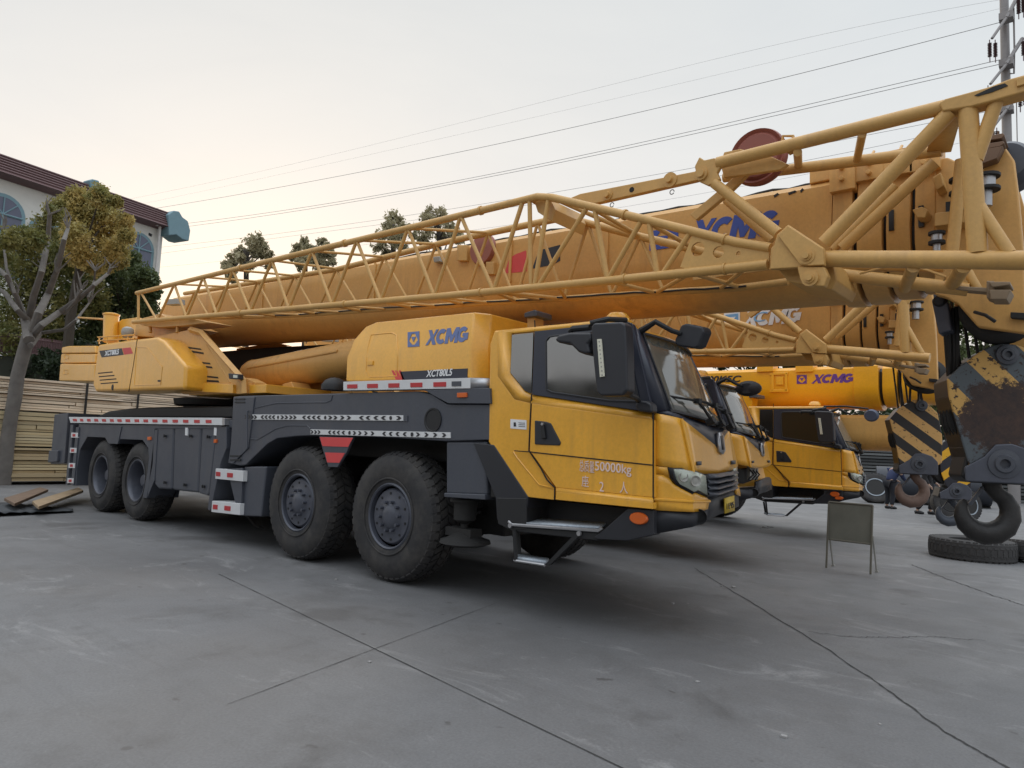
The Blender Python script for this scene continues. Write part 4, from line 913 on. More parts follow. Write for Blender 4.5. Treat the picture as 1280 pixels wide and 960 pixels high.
cv.prism([Y(a, c, yfr-.07) for a, c in [(1233,351),(1243,351),(1243,376),(1233,372)]], (0,.14,0)); cv.build('frame_clevis', plain('grimed_clevis', (.26,.19,.12), .65), jib, .006)
MB().path([Y(1075,342,y1+.3), Y(1105,334,y1+.25), Y(1135,332,y1+.25), Y(1160,338,y1+.3), Y(1182,346,y1+.3), Y(1180,350,y1+.35)], .008, 6).build('loose_cable', M['jib'], jib, 0)

# hoses, weld rings and clips on jib and boom
for L_, y_ in ((UN, y1), (LN, y1)):
    for px in (300, 430, 600, 780, 905):
        p = interp(L_, px); q = interp(L_, px+2.2); MB().tube(Y(*p, y_), Y(*q, y_), .046, 14).build('chord_collar', M['jib'], jib, 0)
b = MB(); rh = random.Random(4); pts = []
for i in range(40):
    px = 250+i*17.5; p = interp(LF, px); pts.append(Y(p[0], p[1]-1.5+rh.uniform(-.8,.8), y2_-.04))
b.path(pts, .009, 5); b.build('cable', M['black'], jib, 0)
b = MB(); pts = [bpt(240+i*20)+Vector((0, .12+.015*math.sin(i*1.7), .03+.01*math.cos(i*2.3))) for i in range(40)]; b.path(pts, .012, 6); b.build('boom_cable', M['rope'], boom, 0)
for px in (330, 470, 640, 760):
    p = bpt(px); b = MB(); b.cbox((p.x, YB-.008, p.z-.28), (.035,.02,.50)); b.build('boom_stiffener', M['tan'], boom, .004)
# ================================================================== SECOND CRANE: same model behind the first
def copy_tree2(o, parent=None, skip=(), remat=None):
    c = o.copy(); col.objects.link(c)
    if parent is not None: c.parent = parent
    for ch in list(o.children):
        if ch.name.split('.')[0] in skip: continue
        copy_tree2(ch, c, skip)
    return c
OB = Vector((-1.2, 4.12, 0.0))
Bc = copy_tree2(A, None, ('engine_cover','main_mirror','wide_mirror','stencil_lettering','emblem','boom_lettering','chevron_marks','boom_emblem','lower_corner_panel','headlamp_housing','headlamp','grille','number_plate','kerb_mirror'))
Bc.name = 'truck_crane'; Bc.location = A.location+OB; ROOT[Bc.name] = A.location.copy()
bpy.context.view_layer.update()
Bc['label'] = 'second truck crane between the front one and the bright yellow one, faded white boom lettering'
bb = [c for c in Bc.children if c.name.startswith('boom') and not c.name.startswith('boom_')][0]
# the second cab's nose is open below the front panel: dark bay with hardware
b = MB(); OBv = OB
q0 = [Fp(845,590,-.25), Fp(880,597,-.2), Fp(920,588,-.2), Fp(922,612,-.2), Fp(880,628,-.2), Fp(845,625,-.25)]
b.prism(q0, (-.05,0,0)); b.build('nose_bay', M['under'], Bc, 0)
b = MB()
for k in range(4): b.box(tuple(Fp(890+k*6,604,-.16)-Vector((.02,.03,.09))), tuple(Fp(890+k*6,604,-.16)+Vector((.02,.03,.09))))
b.build('valve_block', M['trim'], Bc, .004)
b = MB()
for k in range(3): b.path([Fp(885+k*8,592,-.15), Fp(888+k*8,606,-.08), Fp(884+k*9,618,-.14)], .012, 6)
b.build('hose', M['black'], Bc, 0)
km2 = MB(); cc_ = Vector(Y(832,424,5.0))+Vector((.2,0,0)); km2.lathe(cc_, (.15,1,0), [(0,.001),(0,.10),(.03,.15),(.07,.14),(.10,.001)], 20)
for i, v in enumerate(km2.v): v = Vector(v); km2.v[i] = Vector((cc_.x+(v.x-cc_.x)*1.25, v.y, cc_.z+(v.z-cc_.z)*.7))
km2.build('kerb_mirror', M['dark'], Bc, 0)
# white peeled lettering, placed in the first crane's frame (shares its boom geometry)
SH = [(-1.2, 4.12)]
def inv(px, py):   # pixel on crane B's boom face -> crane A's frame
    p = Y(px, py, YB-.004+OB.y); return p-OB
def btext(s, ll, lr, ul, mat, sh, bo, d=0):
    a = inv(*ll); b_ = inv(*lr); c = inv(*ul); v = Vector((0,-d,0)); return text(s, .3, a+v, b_-a, c-a, mat, 'boom_lettering', bb, sh, bo)
qa_, qb2, qc_ = inv(928,409), inv(1003,403), inv(928,388)
xcmg(lambda f, gg: qa_+(qb2-qa_)*f+(qc_-qa_)*gg, (0,-1,0), M['letter_white'], 'boom_lettering', bb, .006)
btext('C', (942,403), (959,401.5), (943,391), plain('faded_blue', (.18,.38,.62), .6), .2, .0, .006)
def bq(pts, mat, name, d=.004): b = MB(); b.prism([inv(*p)+Vector((0,-d,0)) for p in pts], (0,.003,0)); return b.build(name, mat, bb, 0)
bq([(905,391.5),(925,389.5),(925,406),(905,408)], M['letter_white'], 'boom_emblem')
bq([(907,393.5),(923,391.8),(923,404),(907,406)], plain('faded_blue_2', (.16,.34,.58), .6), 'boom_emblem', .007)
bq([(910,397),(920,396),(915,402)], M['letter_white'], 'boom_emblem', .010)

# ================================================================== THIRD CRANE: bright yellow, lower carrier
OC = Vector((-1.03, 8.6, -.10))
Cc = empty('truck_crane', (-9.5, YC+OC.y, 0), 'bright yellow truck crane parked third in the row, purple lettering on its round boom', 'crane', 'truck cranes parked side by side')
for p in CAB:
    if p.name.startswith(('number','kerb_mirror','wide_mirror')): continue
    c = copy_tree2(p, Cc, ('stencil_lettering','label_sticker','pictogram','small_print','number_plate','plate_mark','lower_step'))
    c.location = (A.location+OC)-Cc.location
    if p.name.startswith(('door_window','quarter_window')): c.data = c.data.copy(); c.data.materials[0] = M['darkglass']
def cp(px, y0, y1_, mat, name, bevel=.01, parent=None): return yp(px, y0, y1_, mat, name, parent or Cc, bevel)
YCc = YC+OC.y; NC = N+OC.y
yq = YCc-.45
P0, P1 = Y(800, 484, yq+.5), Y(1092, 488, yq+.5)
zt = Y(1000, 459, yq).z; zb = Y(1000, 512, YCc).z
x0 = Y(780, 480, yq).x; x1 = Y(1092, 480, yq).x
def cs(x, w, zt_, zb_, fl=.5):
    h = zt_-zb_; pts = [(-w/2+.06, zt_), (w/2-.06, zt_), (w/2, zt_-.06), (w/2, zt_-h*fl)]
    for k in range(1, 10): t = PI*k/10; pts.append((w/2*math.cos(t), zt_-h*fl-h*(1-fl)*math.sin(t)))
    pts += [(-w/2, zt_-h*fl), (-w/2, zt_-.06)]
    return [Vector((x, YCc+a, z)) for a, z in pts]
bo = MB().loft([cs(-14, .9, zt, zb), cs(x1-.35, .9, zt, zb)]).build('boom', M['bright'], Cc, 0, 30)
MB().loft([cs(x1-.35, .96, zt+.03, zb-.03), cs(x1+.08, .96, zt+.03, zb-.03)]).build('boom_collar', M['bright'], bo, .01, 30)
xx = x1+.08
for k in range(4):
    s_ = .1*(k+1)*.5
    MB().loft([cs(xx, .8-s_, zt-.05-s_*.5, zb+.05+s_*.5), cs(xx+.06, .8-s_, zt-.05-s_*.5, zb+.05+s_*.5)]).build('telescope_section', M['grease'], bo, 0, 30)
    MB().loft([cs(xx+.06, .9-s_, zt-s_*.5, zb+s_*.5), cs(xx+.30, .9-s_, zt-s_*.5, zb+s_*.5)]).build('boom_collar', M['bright'], bo, .01, 30); xx += .32
c = MB(); 
for px in (957,1006): a = Y(px, 459, yq); c.cbox((a.x, yq+.1, a.z+.02), (.34,.3,.24))
c.build('lifting_lug', M['bright'], bo, .01)
fr_ = MB()
for q in ([(962,466),(985,465),(985,468),(962,469)],[(962,487),(985,486),(985,490),(962,490)],[(964,466),(967,466),(967,489),(964,489)],[(981,466),(984,466),(984,489),(981,489)],[(970,471),(979,471),(979,481),(970,481)]): fr_.prism([Y(a, c_, yq-.03) for a, c_ in q], (0,.05,0))
fr_.build('boom_frame', M['bright'], bo, .006)
logo([(996,469),(1008.5,468.6),(1008.5,479.5),(996,480)], yq-.004, M['purple'], None, bo)
xcmg(WQ((1014,479.5),(1068,478),(1014,468.5), yq), (0,-1,0), M['purple'], 'boom_lettering', bo)
ytext('80K5C', ((884,478),(927,477.5),(884,470)), yq-.004, M['ink'], 'boom_lettering', bo, .25, .008)
yp([(905,483),(934,482.6),(934,484.2),(905,484.6)], yq-.006, yq+.001, M['purple'], 'boom_stripe', bo, 0)
ljib = MB().loft([cs(-12, .5, zb-.1, zb-.75), cs(Y(1118,530,YCc).x, .5, zb-.12, zb-.8)]).build('boom_extension', M['tan'], Cc, 0, 30)
b = MB(); z_ = NC
xw = [-7.2,-8.8,-13,-14.6]
b.box((-15.5, YCc-.5, .6), (-4.6, YCc+.5, 1.2)); b.box((-15.5, NC+.1, 1.25), (-6.8, NC+2.7, 1.55)); b.build('chassis_frame', M['under'], Cc, .01)
for x_ in xw:
    for dy in (0, CW-.46):
        w_ = clone(protoF, (0,0,0)); w_.parent = Cc; w_.location = Vector((x_-wheel_x[0], NC+dy-N, 0))+A.location-Cc.location
cp([(928,487),(940,487),(940,500),(938,560),(930,560)], NC+.5, NC+.8, M['bright'], 'boom_rest', .01)
yp([(936,493),(948,493),(948,497),(936,497)], NC+.45, NC+.8, M['grey'], 'boom_rest_pad', Cc, .01)
b = MB(); b.box((-16, NC, 1.5), (-13, NC+2.8, 2.8)); b.build('machinery_cover', M['bright'], Cc, .06)
# kerb mirror on a long arm
b = MB(); pa = Y(1030,508,NC); b.path([pa, Y(1050,508,NC-.1)+Vector((.1,0,0)), Y(1078,511,NC)+Vector((.1,0,0))], .015, 6); b.build('mirror_arm', M['black'], Cc, 0)
c = Y(1081, 519.5, NC); o_ = MB().lathe(c+Vector((.1,-.03,0)), (.2,1,.1), [(0,.001),(0,.10),(.03,.13),(.06,.12),(.08,.001)], 24); 
for i, v in enumerate(o_.v): v = Vector(v); o_.v[i] = Vector((c.x+(v.x-c.x)*1.0, v.y, c.z+(v.z-c.z)*.85))
o_.build('kerb_mirror', plain('grey_blue_plastic', (.07,.09,.14), .4), Cc, 0)
yp([(1043,622.5),(1045,620.6),(1052,620.9),(1053.5,623),(1051.5,624.8),(1045,624.4)], NC-.05, NC+.02, M['orange'], 'marker_lamp', Cc, .008)
# ================================================================== HOOK BLOCKS
def stripes_mat(name, c1, c2, scale, ang, rust=.0, phase=0, width=.5, patch=None):
    """painted diagonal hazard bands in object space with peeled rust"""
    m, nt, bs = newmat(name)
    tc = nt.nodes.new('ShaderNodeTexCoord'); mp = nt.nodes.new('ShaderNodeMapping'); mp.inputs['Rotation'].default_value = (0, ang, 0); link(nt, tc.outputs['UV'], mp.inputs[0])
    mp.inputs['Rotation'].default_value = (0, 0, ang)
    sp = nt.nodes.new('ShaderNodeSeparateXYZ'); link(nt, mp.outputs[0], sp.inputs[0])
    a = nt.nodes.new('ShaderNodeMath'); a.operation = 'MULTIPLY_ADD'; a.inputs[1].default_value = scale; a.inputs[2].default_value = phase; link(nt, sp.outputs[0], a.inputs[0])
    f = nt.nodes.new('ShaderNodeMath'); f.operation = 'FRACT'; link(nt, a.outputs[0], f.inputs[0])
    gt = nt.nodes.new('ShaderNodeMath'); gt.operation = 'GREATER_THAN'; gt.inputs[1].default_value = width; link(nt, f.outputs[0], gt.inputs[0])
    base = mixc(nt, gt.outputs[0], c1, c2)
    n1 = noise_tex(nt, 14, 8, .7, 'UV'); 
    base = mixc(nt, ramp(nt, n1, [(.60-rust*.12, (0,0,0)), (.64-rust*.12, (1,1,1))]), base, (.035,.018,.014))
    if patch:
        v = nt.nodes.new('ShaderNodeVectorMath'); v.operation = 'DISTANCE'; link(nt, tc.outputs['UV'], v.inputs[0]); v.inputs[1].default_value = (patch[0], patch[1], 0)
        ad = nt.nodes.new('ShaderNodeMath'); ad.operation = 'MULTIPLY_ADD'; ad.inputs[1].default_value = .62; link(nt, noise_tex(nt, 6, 12, .78, 'UV'), ad.inputs[0]); link(nt, v.outputs['Value'], ad.inputs[2])
        base = mixc(nt, ramp(nt, ad.outputs[0], [(patch[2]+.01, (1,1,1)), (patch[2]+.05, (0,0,0))]), base, mixc(nt, ramp(nt, noise_tex(nt, 9, 10, .8, 'UV'), [(.35, (0,0,0)), (.7, (1,1,1))]), (.018,.012,.012), (.075,.036,.022)))
    link(nt, base, bs.inputs['Base Color']); bs.inputs['Roughness'].default_value = .6
    bump(nt, bs, n1, .25, .004)
    return m
def frame_at(px, py, y, yaw):
    """local frame (u right, w up, n towards viewer) at a point of the scene, turned by yaw from facing the x-z plane"""
    c = Y(px, py, y); u = Vector((math.cos(yaw), math.sin(yaw), 0)); n = Vector((math.sin(yaw), -math.cos(yaw), 0)); return c, u, n
def hook_block(c, u, n, s, plate, mats, label, tilt=0, group='hook blocks hanging from the boom heads', hook_r=.185, hook_c=(-.02,-.82), thick=.36, ropes=True, hookmat=None):
    """plate: outline in metres (u, w) about c"""
    root = empty('hook_block', c, label, 'hook block', group)
    cb = c-n*(thick/2*s)
    W = lambda a, w, d=0: cb+u*(a*s*math.cos(tilt)-w*s*math.sin(tilt))+Vector((0,0,1))*(a*s*math.sin(tilt)+w*s*math.cos(tilt))+n*d*s
    def pl(pts, d0, d1, mat, name, bevel=.01, uvm=False, parent=None):
        b = MB(); b.prism([W(a, w, d0) for a, w in pts], n*((d1-d0)*s)); o = b.build(name, mat, parent or root, bevel)
        if uvm:
            uv = o.data.uv_layers.new(name='UVMap')
            for lp in o.data.loops:
                v = o.data.vertices[lp.vertex_index].co; uv.data[lp.index].uv = ((v.dot(u))/s, v.z/s)
        return o
    pl(plate, thick/2-.03, thick/2, mats[0], 'front_plate', .012, True)
    small = [(a*.97, w*.97) for a, w in plate]
    pl(small, -thick/2, -thick/2+.03, mats[1], 'back_plate', .012)
    b = MB()     # edge guard round the sheaves
    pts = plate
    for i in range(len(pts)):
        a, c2 = pts[i], pts[(i+1) % len(pts)]
        if a[1] < -.45 and c2[1] < -.45: continue
        q = [W(a[0]*.985, a[1]*.985, thick/2-.03), W(c2[0]*.985, c2[1]*.985, thick/2-.03), W(c2[0]*.985, c2[1]*.985, -thick/2+.03), W(a[0]*.985, a[1]*.985, -thick/2+.03)]
        inn = [W(a[0]*.93, a[1]*.93, thick/2-.03), W(c2[0]*.93, c2[1]*.93, thick/2-.03), W(c2[0]*.93, c2[1]*.93, -thick/2+.03), W(a[0]*.93, a[1]*.93, -thick/2+.03)]
        b.hexa(q, inn)
    b.build('edge_guard', M['grease'], root, .004)
    sh = MB()
    for k in (-.1, 0, .1): sh.lathe(W(0, .02, k-.04), tuple(n), [(0,.02*s),(0,.33*s),(.04*s,.29*s),(.08*s,.33*s),(.08*s,.02*s)], 28)
    sh.build('sheave', M['under'], root, 0)
    pn = MB()
    for (a, w, r_) in ((.08,.52,.07),(.04,-.40,.10)): 
        pn.lathe(W(a, w, thick/2), tuple(n), [(-.01,r_*1.25*s),(.03*s,r_*1.2*s),(.035*s,r_*.8*s),(.05*s,r_*.7*s),(.05*s,r_*.4*s),(.02*s,r_*.35*s),(.02*s,.001)], 26)
    pn.build('pivot_pin', M['grey'], root, 0)
    cr = MB(); cr.prism([W(a, w, -thick*.42) for a, w in [(-.22,-.34),(.22,-.34),(.28,-.52),(.2,-.57),(-.2,-.57),(-.26,-.52)]], n*(thick*.84*s)); cr.build('crosshead', M['black'], root, .02)
    lo = pl([(-.24,-.56),(.30,-.56),(.30,-.36),(.22,-.27),(.1,-.23),(-.02,-.24),(-.1,-.34),(-.25,-.44)], thick/2-.005, thick/2+.02, M['rim'], 'lower_cheek', .012)
    hk = MB(); hx, hz = hook_c; R_ = hook_r
    pts = [W(.02, -.50), W(.03, -.60)]; rs = [.075*s, .072*s]
    for k, (t, r_) in enumerate(((62,.09),(40,.10),(15,.11),(-12,.12),(-40,.132),(-68,.14),(-95,.14),(-120,.13),(-145,.115),(-168,.092),(-188,.07),(-205,.045),(-212,.02))):
        t = math.radians(t); pts.append(W(hx+R_*math.cos(t), hz+R_*math.sin(t))); rs.append(r_*.70*s)
    hk.path(pts, rs, 16); h = hk.build('hook', hookmat or M['black'], root, 0, 50)
    sw = MB(); sw.prism([W(a, w, -.02) for a, w in [(-.05,-.60),(-.02,-.60),(-.13,-.77),(-.16,-.76)]], n*(.04*s)); sw.build('safety_latch', M['grey'], h, .004)
    if ropes:
        for a in (-.20,-.12,-.05): MB().tube(W(a, .45, 0)-u*0, W(a-.08, 1.2, 0), .014*s, 8).build('hoist_rope', M['rope'], root, 0)
    return root
# outline of the nearest block, px relative to its pivot, turned into metres at its distance
def outline_from(px_pts, ctr, c, u, n):
    out = []
    for (a, b_) in px_pts:
        d = ray(a, b_); t = (c-EYE).dot(n)/d.dot(n); p = EYE+d*t-c; out.append((p.dot(u), p.z))
    return out
c, u, n_ = frame_at(1246, 520, YC-.1, math.radians(24))
pp = [(1184,474),(1200,458),(1224,440.5),(1240,432),(1254,429),(1272,431),(1296,440),(1312,470),(1322,520),(1322,600),(1216,597),(1205,560),(1196,530),(1186,495)]
pts = outline_from(pp, None, c, u, n_); sc_ = 1.0
k_ = (max(p[1] for p in pts))/.62
mA = stripes_mat('rusted_hazard_plate', (.085,.10,.11), (.62,.36,.10), 2.7, math.radians(-42), .45, .15, .55, (0.02, .0, .57))
M['blockgrey'] = plain('block_grey', (.06,.07,.08), .5)
rootA = hook_block(c, u, n_, k_, [(a/k_, w/k_) for a, w in pts], [mA, M['black']], 'big rusty hook block close to the camera at the right edge', hookmat=plain('dark_forged_steel', (.03,.028,.027), .5, .3, .3, 20, .2), thick=.46, hook_c=(-.02,-.82), hook_r=.185)
# link and rope running up to the boom head
lk = Y(1178, 380, YC-.1); lk2 = Y(1184, 417, YC-.1)
b = MB(); b.prism([Y(a, c_, YC-.3) for a, c_ in [(1164,374),(1172,369),(1181,372),(1186,380),(1190,413),(1173,418)]], (0,.16,0)); b.build('rope_wedge_socket', M['rim'], rootA, .015)
c_ = Y(1174,376,YC-.32); MB().lathe(c_, (0,1,0), [(0,.001),(0,.03),(.03,.05)], 16).build('socket_pin', M['black'], rootA, 0)
for k, (a, b_) in enumerate((((1186,413),(1188,480)),((1190,385),(1193,478)),((1196,383),(1197,470)),((1182,415),(1186,470)))):
    MB().tube(Y(*a, YC-.18), Y(*b_, YC-.05), .017, 8).build('hoist_rope', M['rope'], rootA, 0)
# second block
c, u, n_ = frame_at(1145, 548, YC+OB.y-.1, math.radians(24))
pp = [(1112,524),(1124,510),(1142,500),(1148,499),(1160,505),(1172,516),(1178,545),(1178,578),(1160,592),(1126,590),(1120,556)]
pts = outline_from(pp, None, c, u, n_); k_ = max(p[1] for p in pts)/.62
mB = stripes_mat('hazard_plate', (.62,.36,.12), (.022,.020,.02), 3.6, math.radians(-52), .2, .45, .5)
M['tanhook'] = plain('rusty_hook_steel', (.17,.11,.085), .6, .2, .3, 20, .2)
rootB = hook_block(c, u, n_, k_, [(a/k_, w/k_) for a, w in pts], [mB, M['black']], 'medium hook block with tan and black diagonal stripes and a brown hook', hookmat=M['tanhook'], thick=.42, hook_c=(-.02,-.82), hook_r=.185)
for a, b_ in (((1124,460),(1128,520)),((1140,440),(1137,505)),((1150,440),(1148,505))): MB().tube(Y(*a, YC+OB.y), Y(*b_, YC+OB.y-.1), .015, 8).build('hoist_rope', M['rope'], rootB, 0)
# third block, new paint, tilted
c, u, n_ = frame_at(1192, 588, YC+OC.y, math.radians(24))
pp = [(1174,562),(1180,552),(1192,548),(1203,560),(1214,596),(1214,612),(1203,621),(1192,619),(1182,606),(1176,590)]
pts = outline_from(pp, None, c, u, n_); k_ = max(p[1] for p in pts)/.62
mC = stripes_mat('new_hazard_plate', (.80,.42,.02), (.022,.022,.03), 3.3, math.radians(50), .0, .3, .45)
rootC = hook_block(c, u, n_, k_, [(a/k_, w/k_) for a, w in pts], [mC, M['black']], 'smallest hook block, clean yellow and black stripes, half hidden behind the others', hookmat=plain('blue_grey_hook', (.06,.07,.09), .5), thick=.5, hook_c=(-.02,-.82), hook_r=.185)

# ================================================================== SIGN FRAME, TYRES, GROUND CLUTTER
pL, pR = G(1036, 709), G(1091, 717)
ud = (pR-pL).normalized(); nd = Vector((ud.y, -ud.x, 0))
Lw = (pR-pL).length
hs_ = (onp(1, pL.y, 1033, 627)).z
sg = empty('sign_stand', pL.lerp(pR, .5), 'low folding sign stand with a bare grey metal panel on the yard concrete', 'sign')
def SP(a, z, d=0): return pL+ud*(a*Lw)+Vector((0,0,z))+nd*d
b = MB(); b.prism([SP(0,hs_*.43,.02), SP(1,hs_*.43,.02), SP(1,hs_,0), SP(0,hs_,0)], -nd*.012); b.build('panel', plain('weathered_sign_metal', (.17,.17,.14), .6, .1, .35, 4, .1), sg, .002)
b = MB(); 
for (p, q) in ((SP(0,hs_*.43,.02),SP(1,hs_*.43,.02)),(SP(0,hs_,.0),SP(1,hs_,.0)),(SP(0,0,.09),SP(0,hs_,.0)),(SP(1,0,.09),SP(1,hs_,.0))): b.tube(p, q, .014, 6)
b.build('frame', plain('sign_frame_metal', (.15,.14,.11), .55, .3), sg, 0)
for a in (0,1):
    b = MB(); b.tube(SP(a,0,-.16), SP(a,hs_*.55,.0), .011, 6); b.box(tuple(SP(a,.0,-.16)-Vector((.02,.02,0))), tuple(SP(a,.02,-.16)+Vector((.02,.02,0)))); b.build('leg', M['trim'], sg, 0)
def tyre_mesh(c, axis, R, w, mat, name='tyre', lugs=40, parent=None, rim=None):
    b = MB(); ri = R*.52
    prof = [(-w*.45, ri), (-w*.5, ri*1.15), (-w*.54, R*.78), (-w*.5, R*.93), (-w*.4, R*.985), (w*.4, R*.985), (w*.5, R*.93), (w*.54, R*.78), (w*.5, ri*1.15), (w*.45, ri), (w*.1, ri*1.05), (-w*.1, ri*1.05), (-w*.45, ri)]
    b.lathe(c, axis, prof, 56, caps=False)
    q = Vector(axis).to_track_quat('Z', 'Y').to_matrix(); c = Vector(c)
    for k in range(lugs):
        for (ya, yb_, ph) in ((-.5,-.2,0),(-.16,.16,.5),(.2,.5,0)):
            ta = 2*PI*(k+ph)/lugs; tb_ = ta+2*PI/lugs*.66
            r0 = R*.955 if abs(ya) > .3 else R*.98; r1 = R*.955 if yb_ > .3 else R*.98
            lo = [c+q@Vector((rr*math.cos(t), rr*math.sin(t), y_*w)) for y_, t, rr in ((ya,ta,r0),(yb_,ta,r1),(yb_,tb_,r1),(ya,tb_,r0))]
            hi = [c+q@Vector(((rr+R*.014)*math.cos(t), (rr+R*.014)*math.sin(t), y_*w)) for y_, t, rr in ((ya,ta,r0),(yb_,ta,r1),(yb_,tb_,r1),(ya,tb_,r0))]
            b.hexa(lo, hi)
    return b.build(name, mat, parent, 0, 28)
a = G(1155, 694); b_ = G(1271, 706); ctr = a.lerp(b_, .5); R_ = (b_-a).length*.5
ctr = ctr+Vector((-.0, R_*.5, 0)); h_ = .30
tag(tyre_mesh(ctr+Vector((0,0,h_/2)), (0,0,1), R_*1.0, h_, M['oldrubber'], 'loose_tyre'), 'worn loose tyre lying flat on the concrete below the big hook', 'tyre', 'old tyres left in the yard')
c2 = G(1304, 706); tag(tyre_mesh(c2+Vector((.05,.4,.14)), (0.05,.1,1), R_*.95, .28, M['oldrubber'], 'loose_tyre'), 'loose tyre cut off by the right edge of the photo', 'tyre', 'old tyres left in the yard')
# folded dark sheet on the ground at the left
b = MB(); P_ = [G(0,645), G(70,640.5), (G(93,638)), G(58,642), G(28,646.5), G(0,647)]
nx = 16; rows = []
for j in range(5):
    rows.append([])
    for i in range(nx+1):
        f = i/nx; p = G(-14+f*105, 630+j*4.2*(1-f*.75)+f*7)
        p.z = .02+.05*abs(math.sin(i*1.3+j*2.1))*(1-f)+.02*(j == 4); rows[-1].append(p)
b.loft(rows, closed=False)
tag(b.build('ground_sheet', plain('dark_felt', (.05,.055,.06), .85), None, 0, 60, solid=.01), 'crumpled dark sheet lying flat near the tree foot', 'sheet')
# wooden boards tipped on the ground behind the rear wheels
for k, (q, t, lab) in enumerate((([(40,630),(98,612),(104,616),(48,637)], .05, 'pale plywood offcut leaning towards the ladder behind the rear wheels'), ([(5,626),(50,612),(60,615),(18,633)], .10, 'rough brown board lying on the rubble under the tree'))):
    pts = [onp(2, .12+t*(i in (1, 2)), *p) for i, p in enumerate(q)]
    tag(MB().prism(pts, (0,0,.05)).build('loose_board', plain('board_%d' % k, ((.34,.24,.14),(.17,.11,.07))[k], .8, 0, .3, 6, .2), None, .005), lab, 'board', 'loose boards behind the crane')
# small stones
rng = random.Random(3); b = MB()
for (x_, y_, s_) in [(841,755,.02),(917,735,.03),(902,733,.018),(860,755,.012),(420,625+100,.018),(462,828,.014),(872,853,.015),(980,922,.02),(1100,906,.012),(540,660,0)]+[(950+rng.random()*16, 658+rng.random()*3, .02) for _ in range(9)]:
    if s_: p = G(x_, y_); b.cbox(p+Vector((0,0,s_*.3)), (s_*1.6, s_*1.2, s_*.7), Matrix.Rotation(rng.random()*3, 3, 'Z'))
b.build('gravel_bits', plain('pale_stone', (.30,.29,.28), .8), None, .003)
tag(bpy.data.objects['gravel_bits'], 'scattered small stones and chips on the concrete', 'stones', kind='stuff')

# ================================================================== GROUND
m, nt, bs = newmat('yard_concrete')
tc = nt.nodes.new('ShaderNodeTexCoord')
def nz(s, d, r=.6, sc3=None, dist=0): return noise_tex(nt, s, d, r, 'Object', dist, sc3=sc3)
def amt(fac, k):
    q = nt.nodes.new('ShaderNodeMath'); q.operation = 'MULTIPLY'; q.inputs[1].default_value = k; link(nt, fac, q.inputs[0]); return q.outputs[0]
bw = lambda f, a, b_: ramp(nt, f, [(a, (0,0,0)), (b_, (1,1,1))])
c0 = ramp(nt, nz(.33, 9, .66, dist=.5), [(.28, (.104,.103,.104)), (.5, (.143,.142,.143)), (.72, (.19,.188,.188))])
c1 = mixc(nt, amt(bw(nz(1.5, 10, .74), .50, .70), .8), c0, (.105,.102,.10))
c2_ = mixc(nt, amt(bw(nz(.8, 12, .78, (1.0,2.4,1), 1.0), .55, .68), .6), c1, (.31,.305,.30))       # scuffed pale laitance
c3_ = mixc(nt, amt(bw(nz(.9, 5, .55, dist=.3), .60, .68), .55), c2_, (.065,.062,.06))             # damp and oily patches
c3_ = mixc(nt, amt(bw(nz(5.0, 3, .5), .70, .74), .7), c3_, (.06,.055,.052))                       # oil drips
tm = nz(1.0, 6, .6, (.25,9,1), .3)                                                                 # tyre scrub along the parking direction
c3_ = mixc(nt, amt(bw(tm, .56, .72), .30), c3_, (.11,.107,.105))
fine = ramp(nt, nz(60, 5, .75), [(.25, (.72,.72,.72)), (.75, (1.24,1.24,1.24))])
c4_ = mixc(nt, 1.0, c3_, fine, 'MULTIPLY')
c5_ = mixc(nt, amt(bw(nz(.22, 3, .5), .55, .75), .5), c4_, (.175,.155,.135))
link(nt, c5_, bs.inputs['Base Color'])
rr = nt.nodes.new('ShaderNodeMapRange'); rr.inputs['To Min'].default_value = .42; rr.inputs['To Max'].default_value = .8; link(nt, nz(1.2, 6), rr.inputs['Value']); link(nt, rr.outputs[0], bs.inputs['Roughness'])
bump(nt, bs, nz(30, 8, .7), .25, .006)
b = MB(); b.add([(-600,-80,0),(200,-80,0),(200,700,0),(-600,700,0)], [(0,1,2,3)]); tag(b.build('ground', m), kind='structure')
# expansion joints and a wandering crack, thin dark inlays
def inlay(pts, w, name, wob=0, seed=1):
    r = random.Random(seed); P_ = []
    for a, c in zip(pts, pts[1:]):
        for i in range(24): P_.append(a.lerp(c, i/24))
    P_.append(pts[-1]); L_ = []; R__ = []
    off = 0
    for i, p in enumerate(P_):
        t = (P_[min(i+1, len(P_)-1)]-P_[max(i-1, 0)]).normalized(); s_ = Vector((-t.y, t.x, 0))
        off = off*.8+r.uniform(-wob, wob); ww = w*(.55+.9*r.random())
        L_.append(p+s_*(off+ww/2)+Vector((0,0,.004))); R__.append(p+s_*(off-ww/2)+Vector((0,0,.004)))
    b = MB(); b.loft([L_, R__], closed=False); tag(b.build(name, plain(name+'_fill', (.045,.043,.041), .95, 0, .4, 20), None, 0), kind='structure')
ja, jb = G(465, 810), G(330, 745); dj = (ja-jb).normalized()
inlay([jb-dj*1.2, ja, ja+dj*6], .007, 'expansion_joint', .001)
jc, jd_ = G(180, 920), G(560, 777); dd_ = (jd_-jc).normalized()
inlay([jc.lerp(jd_,.18), jd_+dd_*.8], .005, 'expansion_joint', .002, 4)
inlay([G(868,710), G(905,733), G(1000,790), G(1090,848), G(1180,915), G(1280,972)], .012, 'expansion_joint', .006, 7)
inlay([G(1140,706), G(1180,722), G(1240,744), G(1290,760)], .014, 'ground_crack', .012, 9)
inlay([G(1010,790), G(1080,798), G(1150,795), G(1230,800)], .008, 'ground_crack', .02, 11)
